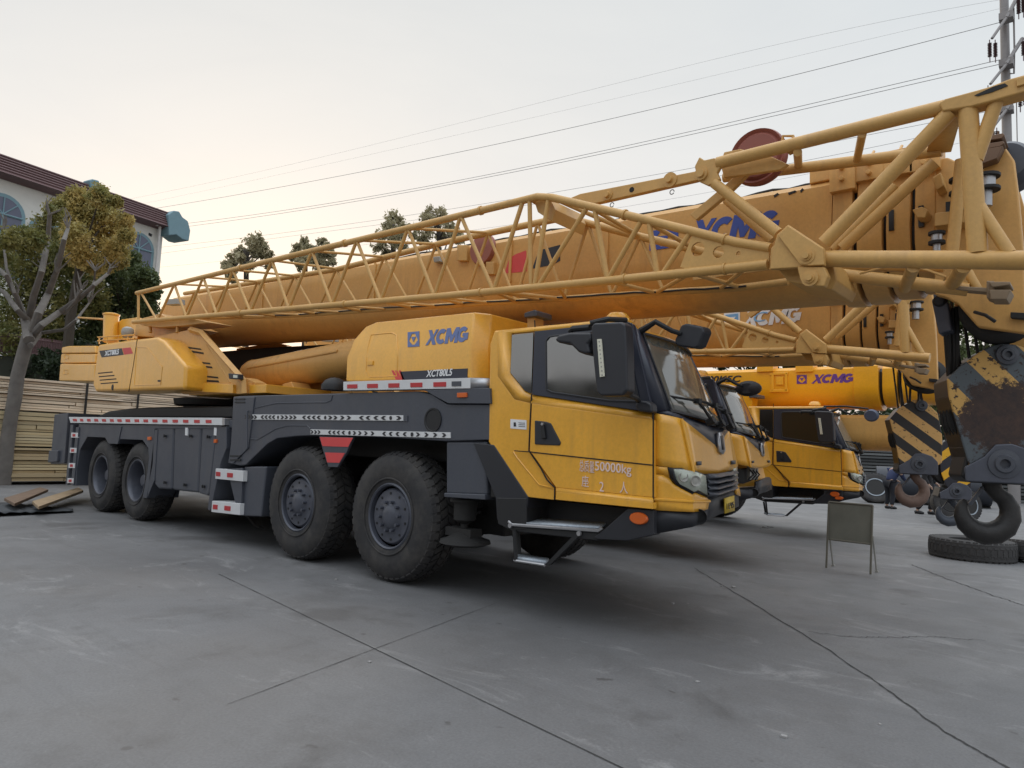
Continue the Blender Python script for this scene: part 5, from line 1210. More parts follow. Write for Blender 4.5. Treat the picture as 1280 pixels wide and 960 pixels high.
# ================================================================== FOLIAGE
import numpy as np
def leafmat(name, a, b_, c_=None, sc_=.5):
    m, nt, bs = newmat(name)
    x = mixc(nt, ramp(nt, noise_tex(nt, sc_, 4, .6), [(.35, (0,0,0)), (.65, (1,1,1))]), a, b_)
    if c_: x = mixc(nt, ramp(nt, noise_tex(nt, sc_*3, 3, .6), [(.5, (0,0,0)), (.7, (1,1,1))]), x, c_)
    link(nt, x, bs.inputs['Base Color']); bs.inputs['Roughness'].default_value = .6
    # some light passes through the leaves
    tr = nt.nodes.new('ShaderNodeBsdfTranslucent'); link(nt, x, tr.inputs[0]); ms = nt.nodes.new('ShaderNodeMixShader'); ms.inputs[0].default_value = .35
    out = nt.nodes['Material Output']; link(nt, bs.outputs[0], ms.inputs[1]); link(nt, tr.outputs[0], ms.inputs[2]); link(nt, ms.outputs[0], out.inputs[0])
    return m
def leaves(name, blobs, per, size, mat, parent, seed=1, jit=.35, flat=1.0):
    """blobs: (centre, radius); leaf quads gathered in small sprays through every blob's volume"""
    r = np.random.default_rng(seed); V = []
    for c, R_ in blobs:
        nsp = max(3, int(per*.12)); 
        d = r.normal(size=(nsp, 3)); d /= np.linalg.norm(d, axis=1)[:, None]; rad = R_*(r.random(nsp)**.45)
        cs_ = np.array(c)+d*rad[:, None]*np.array([1, 1, flat])
        pick = r.integers(0, nsp, per); p = cs_[pick]+r.normal(size=(per, 3))*R_*.20
        a = r.normal(size=(per, 3)); a /= np.linalg.norm(a, axis=1)[:, None]; b_ = np.cross(a, r.normal(size=(per, 3))); b_ /= np.linalg.norm(b_, axis=1)[:, None]
        s_ = size*(.6+.8*r.random(per))[:, None]
        V.append(np.stack([p-a*s_, p+b_*s_*.45, p+a*s_, p-b_*s_*.45], 1))
    V = np.concatenate(V).reshape(-1, 3)
    o0 = ROOT[root_of(parent).name] if parent is not None else Vector((0,0,0))
    V = V-np.array(o0); n_ = len(V)//4
    me = bpy.data.meshes.new(name); me.vertices.add(len(V)); me.vertices.foreach_set('co', V.ravel()); me.loops.add(len(V)); me.loops.foreach_set('vertex_index', np.arange(len(V)))
    me.polygons.add(n_); me.polygons.foreach_set('loop_start', np.arange(0, len(V), 4)); me.update(calc_edges=True); me.materials.append(mat)
    o = bpy.data.objects.new(name, me); col.objects.link(o)
    if parent is not None: o.parent = parent
    return o
M['bark'] = plain('grey_bark', (.15,.135,.12), .85, 0, .45, 5, .6)
M['darkbark'] = plain('dark_bark', (.05,.04,.03), .9, 0, .3, 5, .4)
L_green = leafmat('green_leaves', (.06,.09,.03), (.12,.14,.05), (.08,.11,.04))
L_gold = leafmat('golden_leaves', (.50,.37,.12), (.24,.24,.08), (.56,.42,.15), .7)
L_mid = leafmat('olive_leaves', (.12,.14,.04), (.24,.21,.06), (.08,.11,.03))
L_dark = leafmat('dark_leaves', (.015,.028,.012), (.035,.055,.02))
L_pine = leafmat('haze_paled_pine_leaves', (.32,.29,.17), (.40,.35,.21))  # leaf colour lightened to stand in for distance haze
def blobs_px(L, d, jit=.6, seed=0):
    r = random.Random(seed); out = []
    for (x, y, rp) in L:
        out.append((D(x, y, d+r.uniform(-jit, jit)), rp*d/FPX))
    return out
# bare trunk tree at the left edge
dt = 19.0
base = G(2, 606)
dt = (base-EYE).dot(FWD)
tr = empty('street_tree', base, 'pruned tree with a bare grey trunk and long limbs beside the lumber stack', 'tree')
T = lambda x, y, dd=0: D(x, y, dt+dd)
b = MB()
b.path([base-Vector((0,0,.1)), T(8,560), T(14,520), T(18,500), T(22,470), T(30,440), T(36,420)], [.20,.165,.15,.16,.15,.15,.15], 12)
for pts, rs in (([(36,425),(30,395),(20,370),(8,345),(-20,320)], (.15,.11,.08,.07,.05)), ([(36,425),(36,400),(42,370),(52,340),(60,300),(62,268)], (.16,.12,.10,.09,.075,.06)), ([(38,425),(48,392),(60,368),(72,335),(80,300),(85,285)], (.15,.12,.10,.08,.07,.05)),
        ([(36,425),(52,406),(75,390),(100,372),(118,356),(135,342)], (.14,.10,.09,.075,.06,.05)), ([(38,432),(52,416),(80,412),(95,400),(112,378)], (.09,.06,.05,.04,.03)), ([(34,400),(22,388),(6,366),(-10,356)], (.10,.08,.07,.05)),
        ([(30,395),(18,366),(8,335),(4,300),(2,285)], (.06,.05,.04,.035,.03)), ([(80,392),(95,375),(102,362)], (.05,.04,.03)), ([(110,372),(118,350),(119,338)], (.04,.03,.025))):
    b.path([T(x, y, .4*math.sin(i*2+pts[-1][0])) for i, (x, y) in enumerate(pts)], [q_*.78 for q_ in rs], 9)
rt = random.Random(12)
for x, y, dx in ((4,287,0),(62,268,1),(85,285,1),(135,342,1),(112,378,1),(102,362,1),(119,338,0),(-10,356,-1),(50,345,0),(70,340,1),(95,374,1),(20,372,-1)):
    for k in range(4):
        p = T(x, y); q = T(x+rt.uniform(-12,14)+dx*6, y-rt.uniform(8,26)); b.path([p, p.lerp(q,.5)+Vector((0,rt.uniform(-.1,.1),.03)), q], [.028,.018,.008], 5)
b.build('trunk', M['bark'], tr, 0, 60)
leaves('crown', blobs_px([(58,282,14),(66,268,10),(46,300,12),(12,300,14),(4,320,12)], dt, .5, 2), 500, .055, L_mid, tr, 2)
# golden crown
d2 = dt+3.5
def tree_px(name, d, foot, trunk_px, blobs, per, size, mat, label, group, seed, trunkmat='darkbark', tr_r=.16, jit=1.0):
    base = onp(2, 0, *foot) if foot else None
    p = D(*trunk_px[0], d); base = Vector((p.x, p.y, 0)); t = empty(name, base, label, 'tree', group)
    b = MB(); P_ = [base]+[D(x, y, d) for x, y in trunk_px]; b.path(P_, [tr_r*(1-.6*i/len(P_)) for i in range(len(P_))], 8)
    r = random.Random(seed)
    top = P_[-1]; mid = P_[len(P_)//2] 
    for (x, y, rp) in blobs[::2]:
        q = D(x, y, d+r.uniform(-jit, jit)); s_ = P_[-2].lerp(P_[-1], r.random()); b.path([s_, s_.lerp(q, .5)+Vector((0,0,.1)), q], [tr_r*.3, tr_r*.2, tr_r*.08], 6)
    b.build('trunk', M[trunkmat], t, 0, 60)
    leaves('crown', blobs_px(blobs, d, jit, seed), per, size, mat, t, seed)
    return t
G1 = 'trees in front of the white building'
tree_px('broadleaf_tree', d2, None, [(88,400),(96,350),(104,320)], [(100,262,18),(118,258,16),(136,272,18),(150,290,16),(110,285,22),(130,305,20),(92,295,16),(146,312,15),(135,325,14),(118,330,14),(104,246,10),(146,252,6),(85,276,12),(157,276,8),(70,262,12),(95,245,10),(125,245,12),(158,295,9),(100,318,16),(150,325,10),(82,255,10)], 1300, .055, L_gold, 'tree with an amber autumn crown in front of the arched windows', G1, 5)
tree_px('broadleaf_tree', d2+2, None, [(45,440),(45,380)], [(15,325,24),(40,300,18),(68,305,18),(25,300,16),(80,320,18),(95,325,16),(45,335,24),(70,330,20),(20,360,28),(60,365,26),(95,350,24),(10,395,26),(45,400,26),(85,390,22),(115,370,20),(70,415,20),(12,425,22),(105,342,16),(30,440,18)], 1100, .07, L_mid, 'broad olive green tree behind the bare limbs at the left edge', G1, 6)
tree_px('broadleaf_tree', d2+3.5, None, [(150,440),(152,390)], [(140,345,16),(160,338,15),(178,345,14),(165,360,20),(188,352,9),(165,325,11),(148,330,12),(192,365,8),(140,370,20),(120,385,18),(175,372,16),(150,395,22),(125,405,18),(170,395,18),(150,415,20),(185,385,12),(110,420,16)], 1100, .07, L_green, 'dark green tree between the building corner and the crane counterweight', G1, 8)
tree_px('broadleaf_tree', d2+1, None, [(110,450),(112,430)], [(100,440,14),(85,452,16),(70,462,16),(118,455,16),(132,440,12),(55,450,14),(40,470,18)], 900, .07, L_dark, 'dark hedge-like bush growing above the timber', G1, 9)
# pines beyond the boom
G2 = 'distant trees rising above the boom'
for k, (bl, lab) in enumerate((([(283,331,6),(293,322,8),(300,314,8),(313,303,9),(322,300,8),(327,308,7),(318,318,6),(306,328,7),(328,318,5),(288,338,8)], 'leftmost of the distant trees, a lopsided crown standing over the jib tip'),
    ([(372,308,5),(380,303,6),(388,312,7),(372,318,7),(383,325,8),(395,318,6)], 'small distant tree, left one of the close pair at mid boom'),
    ([(402,303,6),(410,310,7),(400,318,7),(413,320,6),(396,326,7)], 'small distant tree, right one of the close pair at mid boom'),
    ([(490,270,9),(498,278,9),(486,285,9),(480,295,10),(497,295,9),(507,285,7),(478,306,8),(502,303,8)], 'distant tree with a rounded top left of the lattice peak'),
    ([(540,266,9),(552,268,8),(532,276,9),(546,282,9),(560,280,8),(568,290,8),(535,292,9),(552,296,9),(572,300,7),(528,300,8)], 'widest distant tree right behind the lattice peak'))):
    mx = sum(q[0] for q in bl)/len(bl)
    rb = random.Random(k); bl = bl+[(q[0]+rb.uniform(-9,9), q[1]+rb.uniform(4,16), q[2]*.8) for q in bl]
    tree_px('pine_tree', 42+k, None, [(mx,420),(mx,345),(mx,min(q[1] for q in bl)+12)], bl, 170, .13, L_pine, lab, G2, 20+k, 'darkbark', .22, 1.5)
# ================================================================== WHITE BUILDING
VPf = ray(1105, 582); dirf = Vector((VPf.x, VPf.y, 0)).normalized(); nf = Vector((dirf.y, -dirf.x, 0))
pc = D(203, 300, 36); 
def FB(px, py, off=0):
    d = ray(px, py); t = (pc-EYE).dot(nf)/d.dot(nf); return EYE+d*t+nf*off
if nf.dot(EYE-pc) < 0: nf = -nf
wall = plain('white_stucco', (.66,.65,.60), .8, 0, .08, 3, .1); tile = plain('maroon_tiles', (.15,.085,.085), .6, 0, .25, 8); teal = plain('teal_trim', (.17,.28,.32), .6)
rootb = empty('building', Vector((pc.x, pc.y, 0)), 'white villa with arched teal windows and a maroon tiled parapet behind the trees', 'building')
a0 = FB(-420, 300); a0 = Vector((a0.x, a0.y, 0)); a1 = Vector((pc.x, pc.y, 0))
zr = FB(208,284,.25).z+.0
bk_ = -nf*9
b = MB(); b.prism([a0, a1, a1+bk_, a0+bk_], (0,0,zr)); b.build('wall', wall, rootb, 0)
b = MB(); 
s0 = [(-60,170),(208,268),(208,280),(206,289),(-60,213)]
tl = [FB(-60,171.5,.25), FB(208,266,.25)]; tl[0] = tl[1]+(tl[0]-tl[1])*1.9; tl[0].z = tl[1].z; h1 = FB(208,266,.25).z-FB(208,287,.25).z
rows = []
for gg, off in ((0,.15),(.05,.30),(.9,.55),(1.0,.62),(1.0,.45),(1.15,.05)):
    rows.append([Vector((p.x, p.y, 0))+nf*(off-.25)+Vector((0,0,tl[1].z-h1*gg)) for p in (tl[0], tl[1])])
rows.append([r_-nf*.9 for r_ in rows[0]])
b.loft(rows, closed=False); rf = b.build('roof_parapet', tile, rootb, 0, 10)
b = MB()
for k in range(6):
    z_ = tl[1].z-h1*(.12+.14*k); off = .30+.25*(.12+.14*k)
    p, q = [Vector((v.x, v.y, z_))+nf*(off-.25+.03) for v in tl]; b.tube(p, q, .045, 6)
b.build('roof_ridge', tile, rf, 0)
def fbbox(q, d0, d1, mat, name, parent, bevel=.01): 
    b = MB(); P_ = [FB(*c, d0) for c in q]; b.prism(P_, -nf*(d0-d1)); return b.build(name, mat, parent, bevel)
fbbox([(200,270),(207,265),(214,266),(218,273),(225,278),(228,290),(226,303),(218,301),(210,295),(201,296)], .65, -.5, teal, 'corner_finial', rf, .05)
fbbox([(103,227),(108,225.5),(116,227.5),(119,240),(106,240)], .5, .0, teal, 'finial', rf, .05)
for (x_, y0_, r_, w0) in ((2,262,25,0),(55,284,17,0),(172,305,17,0)):
    # arched window: jambs follow the building's uprights
    cpt = FB(x_, y0_+6, .02); rad = abs((FB(x_+r_, y0_, .02)-FB(x_, y0_, .02)).length)
    ht = 2.6
    def arch(r, dep, top=True):
        return [cpt-dirf*r*1+Vector((0,0,-ht))+nf*dep]+[cpt+dirf*(-r*math.cos(PI*k/14))+Vector((0,0,r*math.sin(PI*k/14)*1.0))+nf*dep for k in range(15)]+[cpt+dirf*r+Vector((0,0,-ht))+nf*dep]
    w_ = MB().prism(arch(rad*1.12, .0), nf*.06).build('window', teal, rootb, 0)
    MB().prism(arch(rad*.93, .062), nf*.006).build('pane', plain('violet_pane', (.10,.11,.16), .15), w_, 0)
    b = MB(); 
    for k in range(1, 4): t = PI*k/4; b.tube(cpt+nf*.085, cpt+dirf*(-rad*.93*math.cos(t))+Vector((0,0,rad*.93*math.sin(t)))+nf*.085, .03, 6)
    b.tube(cpt-dirf*rad*.95+nf*.085, cpt+dirf*rad*.95+nf*.085, .045, 6); b.tube(cpt+nf*.085, cpt+nf*.085-Vector((0,0,ht)), .045, 6); b.tube(cpt-dirf*rad*.95+nf*.085-Vector((0,0,1.1)), cpt+dirf*rad*.95+nf*.085-Vector((0,0,1.1)), .04, 6)
    b.build('mullion', teal, w_, 0)
b = MB(); p = FB(196,284,.25); p2 = FB(188,345,.25); b.path([FB(190,284,.3)+Vector((0,0,.1)), p, Vector((p.x, p.y, 1.0))], .07, 8); b.build('downpipe', plain('pipe_white', (.55,.53,.50), .5), rootb, 0)
fbbox([(186,291),(190,293),(189,296),(185.5,294)], .03, .0, M['black'], 'vent_hole', rootb, 0)
# fence on the bank above the timber
f0, f1 = X(-30, 424, -30), X(140, 448, -27)
fn = empty('railing', (f0.x, f0.y, 0), 'dark maroon picket railing on the bank above the timber', 'railing')
p0, p1 = D(-20, 416, dt+4.5), D(128, 436, dt+6); q0, q1 = D(-20, 436, dt+4.5), D(128, 452, dt+6)
b = MB(); b.tube(p0, p1, .05, 6); b.tube(q0, q1, .05, 6); b.build('rail', M['maroon'] if 'maroon' in M else tile, fn, 0)
b = MB()
for k in range(46): f = k/45; b.tube(p0.lerp(p1, f)+Vector((0,0,.08)), q0.lerp(q1, f), .045, 5)
b.build('picket', tile, fn, 0)
# retaining bank under the railing
b = MB(); b.prism([Vector((q0.x, q0.y, 0)), Vector((q1.x, q1.y, 0)), Vector((q1.x-6, q1.y+9, 0)), Vector((q0.x-12, q0.y-1, 0))], (0,0,q1.z*.98)); tag(b.build('bank', plain('mossy_bank', (.035,.038,.028), .95, 0, .4, 2, .5)), kind='structure')
# ================================================================== LUMBER STACK
lx = -20.5
wood = []
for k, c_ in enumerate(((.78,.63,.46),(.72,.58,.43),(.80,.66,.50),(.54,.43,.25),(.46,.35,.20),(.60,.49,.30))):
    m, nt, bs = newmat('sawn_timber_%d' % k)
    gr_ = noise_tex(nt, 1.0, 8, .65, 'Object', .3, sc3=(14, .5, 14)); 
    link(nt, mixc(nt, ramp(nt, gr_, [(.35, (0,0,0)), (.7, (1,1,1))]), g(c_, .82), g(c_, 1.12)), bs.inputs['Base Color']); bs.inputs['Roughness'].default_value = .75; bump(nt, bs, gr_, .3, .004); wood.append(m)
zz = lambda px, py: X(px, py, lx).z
ztop = X(60, 475, lx).z; zmid = X(60, 515, lx).z; yL = X(-40, 500, lx).y; yR = X(280, 505, lx).y
GL = 'packs of sawn timber stacked behind the crane'
r = random.Random(5)
def pack(z0, z1, ya, yb_, x0, label, n, cols, lay):
    ro = empty('timber_pack', (x0-.6, (ya+yb_)/2, z0), label, 'timber', GL)
    h = (z1-z0)/lay
    for j in range(lay):
        lo = z0+j*h; nb_ = r.choice((2,3)); hh = h/nb_
        for t in range(nb_):
            b = MB(); zt_ = lo+t*hh; cut = ya+(yb_-ya)*r.uniform(.25,.75)
            for (p, q) in ((ya, cut-.01), (cut+.01, yb_)):
                dz = r.uniform(-.006,.006); dx = r.uniform(-.05,.045); tilt = r.uniform(-.02,.02); dy = r.uniform(-.3,.35) if q == yb_ else 0
                b.hexa([(x0-1.2,p,zt_+.004),(x0+dx,p,zt_+.004+dz),(x0+dx,q+dy,zt_+.004+dz+tilt*.3),(x0-1.2,q+dy,zt_+.004)], [(x0-1.2,p,zt_+hh-.005),(x0+dx,p,zt_+hh-.006),(x0+dx+r.uniform(-.01,.01),q+dy,zt_+hh-.008),(x0-1.2,q+dy,zt_+hh-.005)])
            b.build('board', wood[r.choice(cols)], ro, .006)
        b = MB()
        for f in (.12,.38,.63,.88): yy = ya+(yb_-ya)*f; b.box((x0-1.1, yy, lo-.006), (x0-.06, yy+.08, lo+.012))
        if j: b.build('spacer', M['darkbark'], ro, 0)
    return ro
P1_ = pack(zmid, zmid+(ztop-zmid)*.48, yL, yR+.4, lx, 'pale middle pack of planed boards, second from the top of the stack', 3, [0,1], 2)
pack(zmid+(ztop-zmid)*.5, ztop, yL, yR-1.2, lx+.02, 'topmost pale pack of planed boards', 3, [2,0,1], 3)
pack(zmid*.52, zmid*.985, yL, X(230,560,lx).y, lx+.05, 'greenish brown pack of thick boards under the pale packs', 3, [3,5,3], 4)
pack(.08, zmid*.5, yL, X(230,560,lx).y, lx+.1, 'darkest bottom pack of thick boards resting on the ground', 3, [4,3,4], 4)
b = MB(); 
for px in (106, 171): 
    p = X(px, 500, lx+.04); b.box((p.x, p.y, zmid), (p.x+.03, p.y+.05, ztop))
tag(b.build('strap', M['rope'], P1_, 0))
for k in range(9):   # end boards sticking out, grey weathered
    pass
# ================================================================== RIGHT BACKGROUND
# ribbed dark stack / shed side behind the third crane
xb0 = D(1030, 560, 33); xb1 = D(1330, 560, 29)
b = MB(); w_ = (xb1-xb0); w_.z = 0; nb = Vector((w_.y, -w_.x, 0)).normalized()
if nb.dot(EYE-xb0) < 0: nb = -nb
zt_ = D(1100, 562, 32).z
rootw = empty('steel_stack', Vector((xb0.x, xb0.y, 0)), 'long dark stack of ribbed steel panels closing the yard behind the third crane', 'steel stack')
a_, c_ = Vector((xb0.x, xb0.y, 0)), Vector((xb1.x, xb1.y, 0))
MB().prism([a_, c_, c_-nb*1.5, a_-nb*1.5], (0,0,zt_)).build('stack_core', plain('dark_stack', (.035,.036,.036), .8), rootw, 0)
r = random.Random(2)
for k in range(14):
    z0 = zt_*k/14; b = MB(); p = a_+Vector((0,0,z0+.02)); q = c_+Vector((0,0,z0+.02)); o_ = nb*r.uniform(.05,.16)
    b.prism([p, q, q+o_, p+o_], (0,0,zt_/14*.62)); b.build('panel', plain('stack_panel_%d' % k, g((.11,.115,.115), r.uniform(.4,1.5)), .55, .3), rootw, 0)
# dark trailer body and big wheels beside the worker
g0 = G(1072, 634); 
tk = empty('tank_trailer', G(1140, 636)+Vector((0,1.2,0)), 'dark low trailer with a rounded body parked beyond the worker', 'trailer')
pa, pb = D(1082, 604, 25), D(1230, 612, 23.5); b = MB(); b.tube(pa+Vector((0,1.5,0)), pb+Vector((0,1.5,0)), .62, 20); b.build('trailer_body', plain('dark_blue_grey', (.028,.032,.042), .5), tk, 0)
b = MB(); b.tube(pa+Vector((0,1.5,-.75)), pb+Vector((0,1.5,-.75)), .15, 6)
for f in (.1,.5,.85): q = pa.lerp(pb, f)+Vector((0,1.5,0)); b.box((q.x-.1, q.y-.3, .02), (q.x+.1, q.y+.3, q.z-.3))
b.build('trailer_frame', M['under'], tk, 0)
GT = 'tyres standing at the back of the yard'
for k, (px, py, d, ax, R_, lab) in enumerate(((1094,617,25.0,(.35,-1,.45),.56,'tyre with a white rim ring leaning left of the worker'),(1186,628,17.5,(.5,-1,.2),.40,'tyre leaning behind the smallest hook'),(1166,622,25,(-.4,-1,.5),.45,'dark tyre leaning right of the brown hook'),(1207,632,18,(.9,-.6,.1),.40,'tyre standing under the striped block at the back right'))):
    c = D(px, py, d); c.z = max(c.z, R_*.9)
    t = empty('spare_wheel', (c.x, c.y, 0), lab, 'wheel', GT)
    tyre_mesh(c, ax, R_, .28, M['rubber'], 'tyre', 30, t)
    v = Vector(ax).normalized()
    MB().lathe(c, ax, [(-.02,.001),(-.02,.30*R_/.5),(.10,.29*R_/.5),(.145,.27*R_/.5),(.15,.29*R_/.5),(.14,.31*R_/.5)], 28).build('rim', M['under'], t, 0)
    if k in (0, 3): MB().lathe(c, ax, [(.145,.262*R_/.5),(.155,.27*R_/.5),(.155,.295*R_/.5),(.14,.30*R_/.5)], 28, caps=False).build('rim_ring', plain('pale_ring_%d' % k, (.30,.34,.38), .5), t, 0)
# ---- people
def person(name, foot, h, facing, pose, cloth, trouser, label, skin=(.35,.22,.16), hair=(.012,.010,.010), group='people in the yard'):
    root = empty(name, foot, label, 'person', group)
    fx = Vector((math.cos(facing), math.sin(facing), 0)); sx = Vector((-fx.y, fx.x, 0)); s = h/1.7
    P = lambda f, sd, z: Vector(foot)+fx*f*s+sx*sd*s+Vector((0,0,z*s))
    J = pose
    def skinned(nodes, edges, radii, mat, nm, rootv=0):
        me = bpy.data.meshes.new(nm); o0 = ROOT[root.name]
        me.from_pydata([tuple(P(*n)-o0) for n in nodes], edges, []); o = bpy.data.objects.new(nm, me); col.objects.link(o); o.parent = root
        m = o.modifiers.new('Skin', 'SKIN'); sv = me.skin_vertices[0].data if me.skin_vertices else None
        if sv is None:
            bm = bmesh.new(); bm.from_mesh(me); bm.verts.layers.skin.verify(); bm.to_mesh(me); bm.free(); sv = me.skin_vertices[0].data
        for i, r_ in enumerate(radii): sv[i].radius = (r_*s, r_*s) if not isinstance(r_, tuple) else (r_[0]*s, r_[1]*s)
        sv[rootv].use_root = True
        m.use_smooth_shade = True; ss = o.modifiers.new('Sub', 'SUBSURF'); ss.levels = 2; ss.render_levels = 2
        o.data.materials.append(mat); return o
    nodes = [J['pelvis'], J['waist'], J['chest'], J['neck'], J['head0'], J['head1']]; rad = [.13,.115,.15,.055,.075,.09]
    edges = [(0,1),(1,2),(2,3),(3,4),(4,5)]
    for sd in ('L','R'):
        k = len(nodes); nodes += [J['hip'+sd], J['knee'+sd], J['ankle'+sd], J['toe'+sd]]; rad += [.10,.065,.045,.04]; edges += [(0,k),(k,k+1),(k+1,k+2),(k+2,k+3)]
        k = len(nodes); nodes += [J['sh'+sd], J['elb'+sd], J['wri'+sd], J['hand'+sd]]; rad += [.065,.045,.032,.035]; edges += [(2,k),(k,k+1),(k+1,k+2),(k+2,k+3)]
        v = Vector(J['hand'+sd]); u_ = (v-Vector(J['wri'+sd])).normalized()
        for q in (-.03,-.01,.01,.03): kk = len(nodes); nodes.append(tuple(v+u_*(.085-abs(q)*.6)+Vector((.01, q, -.01)))); rad.append(.010); edges.append((k+3, kk))
        kk = len(nodes); nodes.append(tuple(v+u_*.03+Vector((.04, 0, .01)))); rad.append(.011); edges.append((k+3, kk))
    body = skinned(nodes, edges, rad, plain('skin_tone', skin, .6), 'body')
    cj = [J['pelvis'], J['waist'], J['chest'], tuple(Vector(J['chest']).lerp(Vector(J['neck']), .55))]; cr_ = [.165,.15,.185,.085]; ce = [(0,1),(1,2),(2,3)]
    for sd in ('L','R'): k = len(cj); cj += [J['sh'+sd], J['elb'+sd], J['wri'+sd]]; cr_ += [.09,.07,.055]; ce += [(2,k),(k,k+1),(k+1,k+2)]
    skinned(cj, ce, cr_, plain('cloth_'+name+label[:6], cloth, .85), 'jacket')
    tj = [J['pelvis']]; tr_ = [.15]; te = []
    for sd in ('L','R'): k = len(tj); tj += [J['hip'+sd], J['knee'+sd], tuple(Vector(J['ankle'+sd])+Vector((0,0,.04)))]; tr_ += [.12,.085,.07]; te += [(0,k),(k,k+1),(k+1,k+2)]
    skinned(tj, te, tr_, plain('trousers_'+label[:6], trouser, .85), 'trousers')
    for sd in ('L','R'):
        a, t_ = Vector(J['ankle'+sd]), Vector(J['toe'+sd]); b = MB(); b.path([P(a.x-.05, a.y, .045), P(a.x, a.y, .06), P(t_.x, t_.y, .045), P(t_.x+.07, t_.y, .035)], [.045*s,.055*s,.05*s,.03*s], 10); b.build('shoe', M['black'], root, 0, 60)
    hd0, hd1 = Vector(J['head0']), Vector(J['head1']); up_ = (hd1-hd0).normalized(); hc = hd0.lerp(hd1, .75)
    b = MB(); bm = bmesh.new(); bmesh.ops.create_icosphere(bm, subdivisions=3, radius=.108*s)
    P0_ = P(*(hc+Vector((-.018,0,.03)))); vs = [P0_+Vector(v.co) for v in bm.verts if True]; fs = [tuple(v.index for v in f.verts) for f in bm.faces]; bm.free()
    keep = [f for f in fs if all(((vs[i]-P0_).dot(fx) < .045*s or (vs[i]-P0_).z > .05*s) and (vs[i]-P0_).z > -.06*s for i in f)]
    b.add(vs, keep); b.build('hair', plain('black_hair', hair, .5), root, 0, 60)
    face = hc+Vector((.095, 0, -.01))
    b = MB(); b.path([P(*(face+Vector((-.01,0,.03)))), P(*(face+Vector((.018,0,-.005)))), P(*(face+Vector((-.005,0,-.015))))], [.01*s,.016*s,.008*s], 8); b.build('nose', plain('nose_skin', skin, .6), body, 0, 60)
    b = MB()
    for q in (-.032,.032): b.lathe(P(*(face+Vector((-.012, q, .03)))), tuple(fx), [(-.01,.012*s),(.0,.011*s),(.004,.001)], 10)
    b.build('eye', M['ink'], body, 0, 60)
    b = MB(); b.path([P(*(face+Vector((-.006,-.022,-.045)))), P(*(face+Vector((.0,0,-.045)))), P(*(face+Vector((-.006,.022,-.045))))], .006*s, 6); b.build('mouth', plain('lip_skin', (.28,.12,.10), .5), body, 0, 60)
    return root
ft = G(1112, 636)
bend = dict(pelvis=(0,0,.92), waist=(.06,0,1.06), chest=(.22,0,1.28), neck=(.33,0,1.42), head0=(.38,0,1.48), head1=(.46,0,1.57), hipL=(0,.10,.88), kneeL=(.05,.12,.48), ankleL=(0,.12,.09), toeL=(.13,.13,.04), hipR=(0,-.10,.88), kneeR=(.03,-.13,.48), ankleR=(-.06,-.14,.09), toeR=(.07,-.15,.04),
    shL=(.24,.19,1.33), elbL=(.34,.26,1.08), wriL=(.52,.18,.98), handL=(.57,.16,.96), shR=(.24,-.19,1.33), elbR=(.36,-.25,1.08), wriR=(.55,-.16,1.0), handR=(.60,-.14,.98))
hh = (D(1110, 578, (ft-EYE).dot(FWD)).z)*1.0
person('person', ft, max(1.5, min(1.8, hh*1.06)), math.radians(60), bend, (.018,.028,.075), (.010,.011,.016), 'worker in a navy jacket and black trousers bending over beside the ringed tyre')
# second worker, only legs seen under the blocks
ft2 = G(1158, 643); st = dict(bend); 
person('person', ft2, 1.66, math.radians(-10), dict(pelvis=(0,0,.90), waist=(.03,0,1.05), chest=(.08,0,1.30), neck=(.10,0,1.46), head0=(.12,0,1.52), head1=(.14,0,1.62), hipL=(0,.10,.86), kneeL=(.14,.12,.48), ankleL=(.05,.12,.09), toeL=(.18,.13,.04), hipR=(0,-.10,.86), kneeR=(.0,-.12,.46), ankleR=(-.22,-.12,.09), toeR=(-.09,-.13,.04),
    shL=(.09,.19,1.36), elbL=(.05,.24,1.08), wriL=(.2,.22,.92), handL=(.25,.2,.88), shR=(.09,-.19,1.36), elbR=(.04,-.24,1.08), wriR=(.15,-.22,.88), handR=(.19,-.2,.82)), (.014,.014,.016), (.010,.010,.012), 'worker in black walking, hidden by the hanging blocks except for the legs')
# ---- trees behind the right side
G3 = 'dark trees beyond the yard'
tree_px('broadleaf_tree', 33, None, [(1205,560),(1205,480)], [(1190,400,20),(1215,395,22),(1190,440,24),(1225,440,24),(1200,470,24),(1180,380,16),(1240,400,22),(1185,500,22),(1215,510,22),(1175,350,12),(1240,470,22),(1262,440,24),(1255,500,20),(1290,420,26),(1290,480,26)], 420, .17, L_green, 'dark green tree seen between the second boom head and the nearest hook ropes', G3, 41, jit=2)
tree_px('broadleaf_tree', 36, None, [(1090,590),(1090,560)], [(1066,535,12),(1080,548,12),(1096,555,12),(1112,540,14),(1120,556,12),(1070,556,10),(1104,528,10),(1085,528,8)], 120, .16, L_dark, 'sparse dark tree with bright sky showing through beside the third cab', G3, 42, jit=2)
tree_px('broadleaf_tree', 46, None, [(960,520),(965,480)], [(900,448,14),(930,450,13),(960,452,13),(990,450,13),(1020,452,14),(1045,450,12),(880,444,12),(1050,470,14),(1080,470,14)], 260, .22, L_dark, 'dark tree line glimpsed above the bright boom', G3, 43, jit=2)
tree_px('broadleaf_tree', 44, None, [(1150,560),(1150,520)], [(1140,540,14),(1160,545,14),(1150,560,12),(1130,562,10),(1175,560,14),(1200,570,16),(1240,575,18),(1280,570,18)], 240, .2, L_dark, 'low dark tree behind the steel stack at the right', G3, 44, jit=2)
